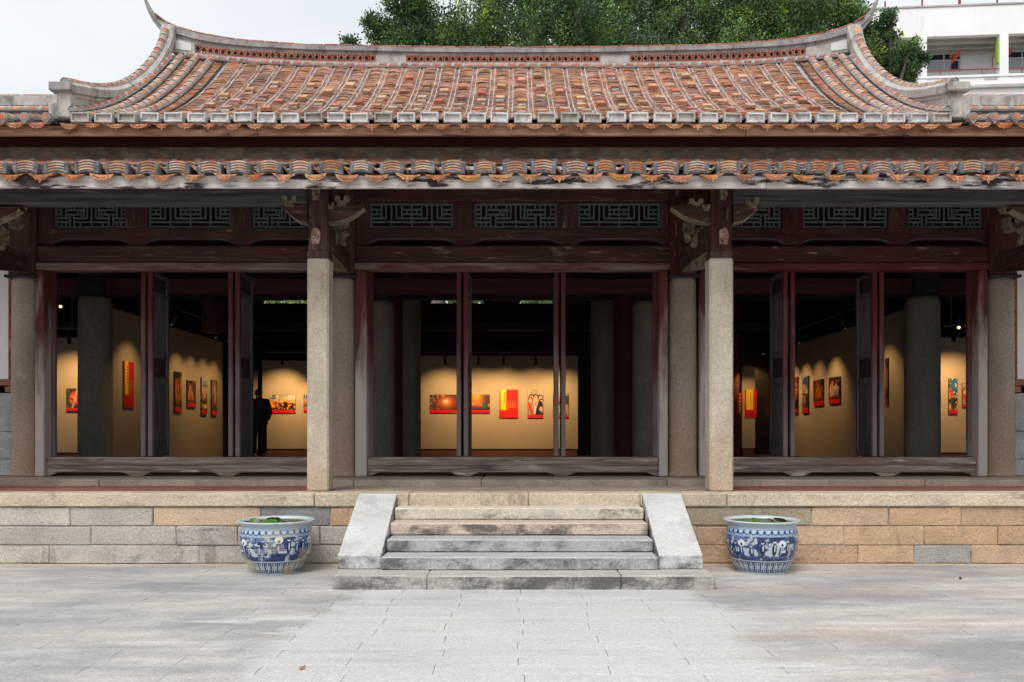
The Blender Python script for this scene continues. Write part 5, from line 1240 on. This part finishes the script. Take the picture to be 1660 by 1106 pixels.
# ------------------------------------------------------------------ person standing in the west bay
def skin(name, pts, edges, radii, mat, parent, root=0, sub=2):
    me = bpy.data.meshes.new(name); me.from_pydata(pts, edges, []); o = bpy.data.objects.new(name, me); COL.objects.link(o)
    s = o.modifiers.new('skin', 'SKIN'); s.use_smooth_shade = True
    for i, r_ in enumerate(radii): v = me.skin_vertices[0].data[i]; v.radius = (r_, r_) if not isinstance(r_, tuple) else r_; v.use_root = (i == root)
    u = o.modifiers.new('sub', 'SUBSURF'); u.levels = sub; u.render_levels = sub
    dg = bpy.context.evaluated_depsgraph_get(); m2 = bpy.data.meshes.new_from_object(o.evaluated_get(dg)); m2.materials.clear(); m2.materials.append(mat)
    for p in m2.polygons: p.use_smooth = True; p.material_index = 0
    bpy.data.objects.remove(o); return put(name, m2, parent)
PD = 20.6; pe = empty('person', (PX(419, PD), PD, .925), rad(-160), label='person in dark jacket and trousers standing with back turned by a door leaf', cat='person'); pe.scale = (1, 1, .965)
cloth = plain('darkcloth', (.026, .027, .034), .85, .2); skinm = plain('skin', (.30, .17, .12), .5, .4); hair = plain('hair', (.010, .009, .009), .5, .4); shoe = plain('shoe', (.012, .012, .012), .4, .4)
# person faces local -Y; x to the side
P_ = [(0, 0, .92), (0, .01, 1.06), (0, .0, 1.22), (0, .01, 1.37), (0, .0, 1.46), (0, -.01, 1.52),
      (.10, 0, .86), (.11, -.01, .50), (.115, .02, .10), (-.10, 0, .86), (-.12, -.02, .50), (-.135, .0, .10),
      (.19, .0, 1.40), (.25, .04, 1.14), (.20, -.07, .93), (-.19, .0, 1.40), (-.25, .05, 1.14), (-.20, -.06, .93)]
E_ = [(0, 1), (1, 2), (2, 3), (3, 4), (4, 5), (0, 6), (6, 7), (7, 8), (0, 9), (9, 10), (10, 11), (3, 12), (12, 13), (13, 14), (3, 15), (15, 16), (16, 17)]
R_ = [(.19, .14), (.195, .15), (.205, .155), (.185, .13), (.075, .07), (.055, .055), (.105, .11), (.085, .085), (.065, .07), (.105, .11), (.085, .085), (.065, .07), (.10, .10), (.085, .085), (.06, .06), (.10, .10), (.085, .085), (.06, .06)]
skin('body', P_, E_, R_, cloth, pe)
hd = MB(); hp = [(0, 1.49), (.045, 1.50), (.062, 1.53), (.074, 1.575), (.079, 1.62), (.076, 1.665), (.058, 1.70), (.03, 1.715), (0, 1.718)]
hd.lathe(hp, seg=18)
hd.v = [(x*.95, y*1.18-.01-(.012 if (y < -.05 and 1.55 < z < 1.62) else 0), z) for x, y, z in hd.v]
hd.tube([(0, -.095, 1.63), (0, -.118, 1.595), (0, -.098, 1.585)], [.010, .016, .010], 7)     # nose
for sx in (-1, 1): hd.tube([(sx*.074, -.005, 1.57), (sx*.084, .006, 1.60), (sx*.076, .01, 1.635)], [.010, .016, .012], 7)
hd.build('head', skinm, pe)
fc = MB()
for sx in (-1, 1): fc.lathe([(0, 0), (.009, .002), (0, .006)], seg=8); 
for q in range(len(fc.v)): 
    a = fc.v[q]; sx = -1 if q < len(fc.v)//2 else 1; fc.v[q] = (sx*.030+a[0], -.094-a[2], 1.615+a[1])
fc.build('eye', hair, pe); MB().box(-.022, .022, -.100, -.088, 1.555, 1.562).build('mouth', plain('lip', (.25, .09, .08), .5), pe)
ha = MB().lathe([(.060, 1.56), (.081, 1.60), (.084, 1.64), (.081, 1.675), (.063, 1.708), (.033, 1.724), (0, 1.727)], seg=18); ha.v = [(x*.97, y*1.18+.010, z+(.075*min(1, (-y-.02)/.05) if y < -.02 and z < 1.66 else 0)) for x, y, z in ha.v]
ha.build('hair', hair, pe)
for sx in (-1, 1):
    hnd = MB(); hx, hy, hz = sx*.195, -.085, .90
    hnd.tube([(hx, hy+.02, hz+.03), (hx, hy, hz-.01), (hx, hy-.01, hz-.07)], [.026, .036, .036], 8)
    for k in range(4):
        o_ = (k-1.5)*.018; ln = (.062, .074, .07, .055)[k]; hnd.tube([(hx+sx*.0, hy-.01+o_, hz-.065), (hx-sx*.012, hy-.016+o_, hz-.065-ln*.55), (hx-sx*.034, hy-.018+o_, hz-.065-ln)], [.0095, .0085, .0065], 6)
    hnd.tube([(hx-sx*.01, hy-.04, hz-.0), (hx-sx*.022, hy-.058, hz-.035), (hx-sx*.03, hy-.058, hz-.065)], [.012, .010, .007], 6)
    hnd.build('hand', skinm, pe)
    ft_ = MB().tube([(sx*.125, .07, .05), (sx*.125, -.02, .045), (sx*.132, -.13, .032), (sx*.135, -.18, .024)], [.045, .05, .042, .02], 9); ft_.build('shoe', shoe, pe)

# ------------------------------------------------------------------ trees behind the hall
def leafmat(name, cols):
    m = bpy.data.materials.new(name); m.use_nodes = True; N = m.node_tree.nodes; L = m.node_tree.links; b = N['Principled BSDF']
    g = N.new('ShaderNodeNewGeometry'); cr = N.new('ShaderNodeValToRGB'); cr.color_ramp.elements.remove(cr.color_ramp.elements[1])
    for i, (p, c) in enumerate(cols):
        e = cr.color_ramp.elements[0] if i == 0 else cr.color_ramp.elements.new(p); e.position = p; e.color = (*c, 1)
    L.new(g.outputs['Random Per Island'], cr.inputs[0]); v = N.new('ShaderNodeVertexColor'); v.layer_name = 'paint'
    x = N.new('ShaderNodeMix'); x.data_type = 'RGBA'; x.blend_type = 'MULTIPLY'; x.inputs['Factor'].default_value = 1; L.new(cr.outputs[0], x.inputs['A']); L.new(v.outputs['Color'], x.inputs['B'])
    L.new(x.outputs['Result'], b.inputs['Base Color']); b.inputs['Roughness'].default_value = .42; b.inputs['Specular IOR Level'].default_value = .35
    tr = N.new('ShaderNodeBsdfTranslucent'); L.new(x.outputs['Result'], tr.inputs['Color']); ms = N.new('ShaderNodeMixShader'); ms.inputs[0].default_value = .30
    L.new(b.outputs[0], ms.inputs[1]); L.new(tr.outputs[0], ms.inputs[2]); L.new(ms.outputs[0], N['Material Output'].inputs[0]); return m
M['leaf'] = leafmat('leaf', [(0, (.046, .096, .048)), (.4, (.066, .130, .056)), (.75, (.088, .158, .062)), (1, (.115, .182, .067))])
M['bark'] = surf('bark', [(.3, (.09, .075, .06)), (.7, (.20, .17, .14))], (9, 9, 2), bump=.8, bscale=20)
def crown(clumps, lsize, seed, fresh=.12, dens=1.75):
    lsize *= .74; clumps = [(*c[:6], int(c[6]*dens)) for c in clumps]
    """clumps: (x, y, z, rx, ry, rz, n); each holds twig sprays of small leaves"""
    g = np.random.default_rng(seed); P = []; C = []; Nn = []
    for (x, y, z, rx, ry, rz, n) in clumps:
        nt = max(3, n//42); d = g.normal(size=(nt, 3)); d /= np.linalg.norm(d, axis=1)[:, None]; rad_ = g.random(nt)**.42
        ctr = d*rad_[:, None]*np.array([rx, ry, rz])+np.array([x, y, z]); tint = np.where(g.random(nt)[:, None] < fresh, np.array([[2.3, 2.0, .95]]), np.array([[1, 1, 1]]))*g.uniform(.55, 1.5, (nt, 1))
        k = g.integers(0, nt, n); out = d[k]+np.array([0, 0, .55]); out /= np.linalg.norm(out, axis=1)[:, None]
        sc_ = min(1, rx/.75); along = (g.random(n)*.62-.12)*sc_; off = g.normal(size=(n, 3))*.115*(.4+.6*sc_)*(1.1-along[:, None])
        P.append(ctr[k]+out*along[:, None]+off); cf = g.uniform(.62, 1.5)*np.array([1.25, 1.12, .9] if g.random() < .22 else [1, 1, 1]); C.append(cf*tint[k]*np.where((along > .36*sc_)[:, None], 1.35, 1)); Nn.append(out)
    P = np.vstack(P); C = np.vstack(C); Nn = np.vstack(Nn); n = len(P)
    a = g.normal(size=(n, 3))+Nn*.9; a /= np.linalg.norm(a, axis=1)[:, None]; u = g.normal(size=(n, 3))+np.array([0, 0, .9]); b = np.cross(a, u); b /= np.linalg.norm(b, axis=1)[:, None]
    s = lsize*g.uniform(.65, 1.3, (n, 1)); nn = np.cross(a, b)*.12
    V = np.stack([P, P+(a*.5+b*.30+nn)*s, P+a*s, P+(a*.5-b*.30+nn)*s], 1).reshape(-1, 3); Q = np.arange(4*n).reshape(-1, 4)
    return fastmesh('crown', V, Q, M['leaf'], False, np.repeat(C, 4, 0))
def tree(name, base, trunk_r, limbs, clumps, lsize, seed, label, cat='tree', fresh=.12, group=None):
    t = empty(name, base, label=label, cat=cat, group=group); bx, by, bz = base
    put('crown', crown([(c[0]-bx, c[1]-by, c[2]-bz, *c[3:]) for c in clumps], lsize, seed, fresh), t)
    mb = MB(); H = limbs[0][2]
    fork = Vector((0, 0, H)); mb.tube([(0, 0, -.1), (.05, .02, H*.4), (-.04, .05, H*.75), tuple(fork)], [trunk_r*1.3, trunk_r, trunk_r*.85, trunk_r*.7], 12); mb.build('trunk', M['bark'], t)
    lm = MB(); g = random.Random(seed)
    for c in clumps[::max(1, len(clumps)//26)]:
        e = Vector((c[0]-bx, c[1]-by, c[2]-bz)); m = fork.lerp(e, .45)+Vector((g.uniform(-.4, .4), g.uniform(-.4, .4), .25*(e-fork).length*.4))
        lm.tube([tuple(fork), tuple(m), tuple(e)], [trunk_r*.42, trunk_r*.24, .03], 7)
    lm.build('limb', M['bark'], t); return t
g = random.Random(4)
def cl(px, py, D, r, n, sq=1.0): return (PX(px, D), D, PZ(py, D), r*1.15, r*1.1, r*.82*sq, n)
main = []
for k in range(150):
    px = g.uniform(745, 1360); py = g.uniform(-120, 130); D = g.uniform(26.0, 29.5)
    if px < 775 and py < 45: continue
    if px > 1335 and py > 60: continue
    main.append(cl(px, py, D, g.uniform(.55, 1.0), 760))
for k in range(70):
    px = g.uniform(800, 1350); main.append(cl(px, g.uniform(-90, 140), g.uniform(29.5, 31.5), g.uniform(.9, 1.3), 620))
for px, py in ((760, 45), (775, 75), (800, 20), (850, 95), (905, 85), (960, 40), (930, 15), (1010, 80), (1060, 40), (1120, 95), (1190, 70), (1250, 95), (1290, 40), (1330, 25), (1350, 45), (1160, 20), (1225, 15), (870, 40)):
    main.append(cl(px, py, 25.6, .62, 620))
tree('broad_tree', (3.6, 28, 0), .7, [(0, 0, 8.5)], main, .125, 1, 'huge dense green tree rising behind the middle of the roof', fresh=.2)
left = []
for k in range(46):
    u = g.random(); px = 640+u*105+g.uniform(-12, 12); py = 118-g.random()*150*(.55+.45*math.sin(u*3.1))
    if px > 690 and py < 50: continue
    left.append(cl(px, py, g.uniform(25.6, 27.6), g.uniform(.34, .62), 460))
for px, py, r in ((605, 32, .22), (598, 42, .18), (612, 55, .26), (622, 72, .3), (636, 46, .28), (655, 20, .36), (668, -5, .42), (642, 8, .26), (632, 90, .35), (648, 70, .36), (678, 20, .30), (680, -25, .34), (690, 62, .36), (660, 100, .4), (720, 90, .4), (612, 98, .18), (568, 72, .17), (572, 80, .2), (565, 84, .14)):
    left.append(cl(px, py, 25.8, r, int(1500*r)))
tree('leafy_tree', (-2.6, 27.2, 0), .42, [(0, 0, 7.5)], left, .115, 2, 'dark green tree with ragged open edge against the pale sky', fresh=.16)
right = []
for px, py, r in ((1385, 30, .42), (1400, 55, .42), (1392, 85, .5), (1415, 75, .36), (1430, 50, .28), (1437, 33, .2), (1441, 27, .14), (1420, 95, .42), (1440, 85, .34), (1410, 120, .36), (1440, 112, .36), (1460, 95, .3), (1474, 82, .22), (1480, 74, .16), (1462, 120, .28), (1478, 110, .22), (1490, 100, .17), (1495, 93, .10), (1452, 140, .26), (1468, 138, .18), (1425, 135, .3), (1400, 105, .42), (1380, 60, .5), (1370, 100, .5), (1375, 20, .45), (1448, 62, .14)):
    right.append(cl(px, py, g.uniform(25.2, 26.4), r*.84, int(1750*r)))
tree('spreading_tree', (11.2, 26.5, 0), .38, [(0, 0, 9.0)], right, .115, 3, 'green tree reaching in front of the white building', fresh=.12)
low = []
for px in list(range(420, 520, 14))+list(range(690, 910, 14))+list(range(1140, 1210, 14)):
    for k in range(2): low.append(cl(px+g.uniform(-8, 8), g.uniform(473, 500), g.uniform(27, 30), .45, 120))
for i, (a, b, nm, lb) in enumerate(((410, 530, -8.0, 'garden shrub with bright leaves seen through the west roof gap'), (680, 800, -2, 'garden shrub with glossy leaves seen through the first middle roof gap'), (835, 915, .8, 'dark garden shrub seen through the second middle roof gap'), (1130, 1215, 7.0, 'garden shrub seen as a speck of green by the square pillar'))):
    c_ = [c for c in low if PX(a, 28.5) < c[0] < PX(b, 28.5)]; bx = sum(c[0] for c in c_)/len(c_)
    tree('garden_shrub', (bx, 28.4, 0), .12, [(0, 0, 4.2)], c_, .15, 30+i, lb, 'shrub', fresh=(.8, .3, .1, .2)[i])

# ------------------------------------------------------------------ white building beyond
M['concrete'] = surf('concrete', [(.3, (.80, .80, .80)), (.7, (.88, .88, .875))], (.35, .35, .35), rough=.85, bump=.1, bscale=8, dirt=[((.34, .35, .34), (2.2, 2.2, .45), .60, .74, .55), ((.5, .5, .49), (.8, .8, .8), .58, .72, .4)])
M['stainconcrete'] = surf('stainconcrete', [(.3, (.36, .35, .33)), (.7, (.56, .55, .53))], (1, 1, 1), rough=.9, bump=.1, dirt=[((.25, .16, .09), (1.2, 1.2, 3), .56, .68, .6)])
M['glass'] = plain('glass', (.03, .04, .05), .06, .6); M['curtain'] = plain('curtain', (.42, .46, .55), .4, .5); M['winframe'] = plain('winframe', (.62, .63, .64), .4); M['railred'] = plain('railred', (.22, .06, .045), .5); M['lime'] = plain('lime', (.30, .50, .06), .6); M['flag'] = plain('flagcloth', (.50, .05, .05), .8); M['orange'] = plain('orange', (.65, .28, .05), .6)
BD = 45.0; bx0 = PX(1366, BD); bz = lambda py: PZ(py, BD-.6)
bl = empty('apartment_block', (bx0, BD, 0), rad(-4.6), label='white concrete block with open galleries behind the east end of the roof', cat='building')
LU = 17.0
def badd(mb, n, m, **k): return mb.build(n, M[m], bl, **k)
zT, zL, zS, zB = bz(8.5), bz(56.5), bz(118), bz(138)
badd(MB().box(-2.5, LU, 0, .28, zL, zT, .02), 'parapet_wall', 'concrete'); badd(MB().box(-2.55, LU, -.05, .35, zT, zT+.08, .01), 'coping', 'stainconcrete')
badd(MB().box(-2.5, LU, 0, .25, zB, zS-.22, .02), 'balcony_wall', 'concrete'); badd(MB().box(-2.5, LU, -.06, .3, zS-.22, zS-.10, .01), 'balcony_sill', 'concrete')
badd(MB().box(-2.5, LU, -.16, .3, zB-.18, zB, .02), 'ledge', 'stainconcrete'); badd(MB().box(-2.5, LU, .02, .3, 0, zB-.182), 'lower_wall', 'concrete')
badd(MB().box(-2.5, LU, 2.3, 2.5, zB, zT), 'gallery_wall', 'concrete'); badd(MB().box(-2.5, LU, .28, 2.3, zL+.12, zL+.3), 'gallery_ceiling', 'stainconcrete'); badd(MB().box(-2.5, LU, .25, 2.3, zB-.1, zB+.04), 'gallery_floor', 'stainconcrete')
for k in range(3): badd(MB().box(-2.5, LU, .7+.6*k, .82+.6*k, zL-.10, zL+.12, .01), 'ceiling_beam', 'stainconcrete')
badd(MB().box(-2.5, LU, 2.5, 12, 0, zT-.4), 'core', 'concrete'); badd(MB().box(-2.5, -2.2, 0, 12, 0, zT), 'end_wall', 'concrete')
us = [(px-1366)/31.2 for px in (1365, 1493.5, 1621.5)]+[(1621.5-1366)/31.2+4.12, (1621.5-1366)/31.2+8.24]
for u in us:
    badd(MB().box(u-.22, u+.22, -.02, .36, zB, zL+.001, .02), 'gallery_pillar', 'concrete')
    badd(MB().box(u-.30, u-.222, .04, .30, zL-1.45, zL-.25, .005), 'lime_strip', 'lime')
for k in range(len(us)-1):
    a, b = us[k], us[k+1]; wx0 = a+1.13; w = 1.70; z0, z1 = PZ(117, BD+1.9), PZ(86, BD+1.9)
    f = MB().box(wx0-.05, wx0+w+.05, 2.22, 2.31, z0-.05, z0); f.box(wx0-.05, wx0+w+.05, 2.22, 2.31, z1, z1+.05); f.box(wx0-.05, wx0, 2.221, 2.31, z0, z1); f.box(wx0+w, wx0+w+.05, 2.221, 2.31, z0, z1)
    f.box(wx0+w*.48, wx0+w*.52, 2.222, 2.3, z0, z1); f.box(wx0, wx0+w*.48, 2.223, 2.3, z0+(z1-z0)*.52, z0+(z1-z0)*.57); f.box(wx0+w*.52, wx0+w, 2.223, 2.3, z0+(z1-z0)*.52, z0+(z1-z0)*.57)
    win = badd(f, 'window', 'winframe')
    for i, (p, q, r_, s_) in enumerate(((0, .48, .57, 1), (.52, 1, .57, 1), (0, .48, 0, .52), (.52, 1, 0, .52))):
        MB().box(wx0+w*p, wx0+w*q, 2.26, 2.29, z0+(z1-z0)*r_, z0+(z1-z0)*s_).build('pane', M['glass' if i < 2 else 'curtain'], win)
    MB().box(wx0+w*.72, wx0+w*.95, 2.25, 2.259, z0+.05, z0+(z1-z0)*.5).build('dark_pane', M['glass'], win)
    MB().tube([(wx0+w*.74, 2.25, z0+(z1-z0)*.78), (wx0+w*.74, 2.258, z0+(z1-z0)*.78)], .13, 12).build('round_ornament', M['orange'], win)
    badd(MB().box(a+.22, b-.22, .05, .09, bz(112), bz(110), .004).box(a+.9, a+.94, .05, .09, zS-.1, bz(112)).box(b-1.1, b-1.06, .05, .09, zS-.1, bz(112)), 'railing', 'railred')
    fr = MB(); x0 = a+.45; z = PZ(113, BD+1.9)
    fr.box(x0, x0+.36, 2.26, 2.30, z+.6, z+.64).box(x0, x0+.04, 2.26, 2.30, z, z+.6).box(x0+.32, x0+.36, 2.26, 2.30, z, z+.6); badd(fr, 'notice_frame', 'orange')
    badd(MB().box(a+.225, a+.245, .5, 2.2, zL-.5, zL-.47), 'conduit', 'stainconcrete')
    # air vent in the balcony wall
    v = MB()
    for q in range(4): v.box(b-1.0+.0, b-.35, -.03, .02, bz(129)+q*.075, bz(129)+q*.075+.035)
    badd(v, 'vent', 'stainconcrete')
for i, (px, lb) in enumerate(((1560, 'red pennant hanging slanted in the gallery nearest the tree'), (1642, 'red pennant hanging slanted in the gallery at the frame edge'))):
    u = (px-1366)/31.2; Y = Matrix.Rotation(rad(-4.6), 3, 'Z') @ Vector((u, 1.0, 0))
    o = empty('red_pennant', (bx0+Y.x, BD+Y.y, bz(66)), rad(-4.6), label=lb, cat='flag', group='red pennants in the gallery')
    MB().prism([(.22, .0), (-.02, -.15), (-.28, -.62), (-.30, -.86), (-.10, -.55), (.16, -.30)], lambda a_, b_, d: (a_, d+.05*math.sin(5*b_), b_), -.012, .012).build('cloth', M['flag'], o)
    MB().tube([(.22, 0, 0), (.30, 0, .34)], .008, 5).build('string', M['black'], o)
pr_ = empty('roof_railing', (bx0, BD+.3, zT), rad(-4.6), label='rusty red pipe railing along the flat roof of the white block', cat='railing')
MB().tube([(-1, 0, .22), (LU, 0, .22)], .03, 6).build('pipe', M['railred'], pr_)
for k in range(9): MB().tube([(.4+k*1.9, 0, 0), (.4+k*1.9, 0, .55 if k % 3 else .9)], .045 if k % 3 else .07, 6).build('stanchion', M['railred'], pr_)

# ------------------------------------------------------------------ small things on the ground
def dead_leaf(px, py, s, c, label):
    D = EYE*F0/(py-HY); mb = MB(); mb.strip([[(-.5*s, -.15*s, .006), (-.2*s, -.28*s, .012), (.5*s, 0, .02)], [(-.5*s, 0, .002), (0, 0, .004), (.5*s, .02*s, .012)], [(-.5*s, .15*s, .006), (-.2*s, .28*s, .016), (.5*s, .04*s, .02)]])
    mb.build('fallen_leaf', plain('deadleaf', c, .7), None, loc=(PX(px, D), D, .001), rot=(0, 0, 1.1), label=label, cat='leaf')
dead_leaf(491, 1085, .055, (.36, .17, .05), 'small orange fallen leaf on the paving')
dead_leaf(1557, 939, .06, (.03, .02, .015), 'small dark fallen leaf on the paving before the orange stones')
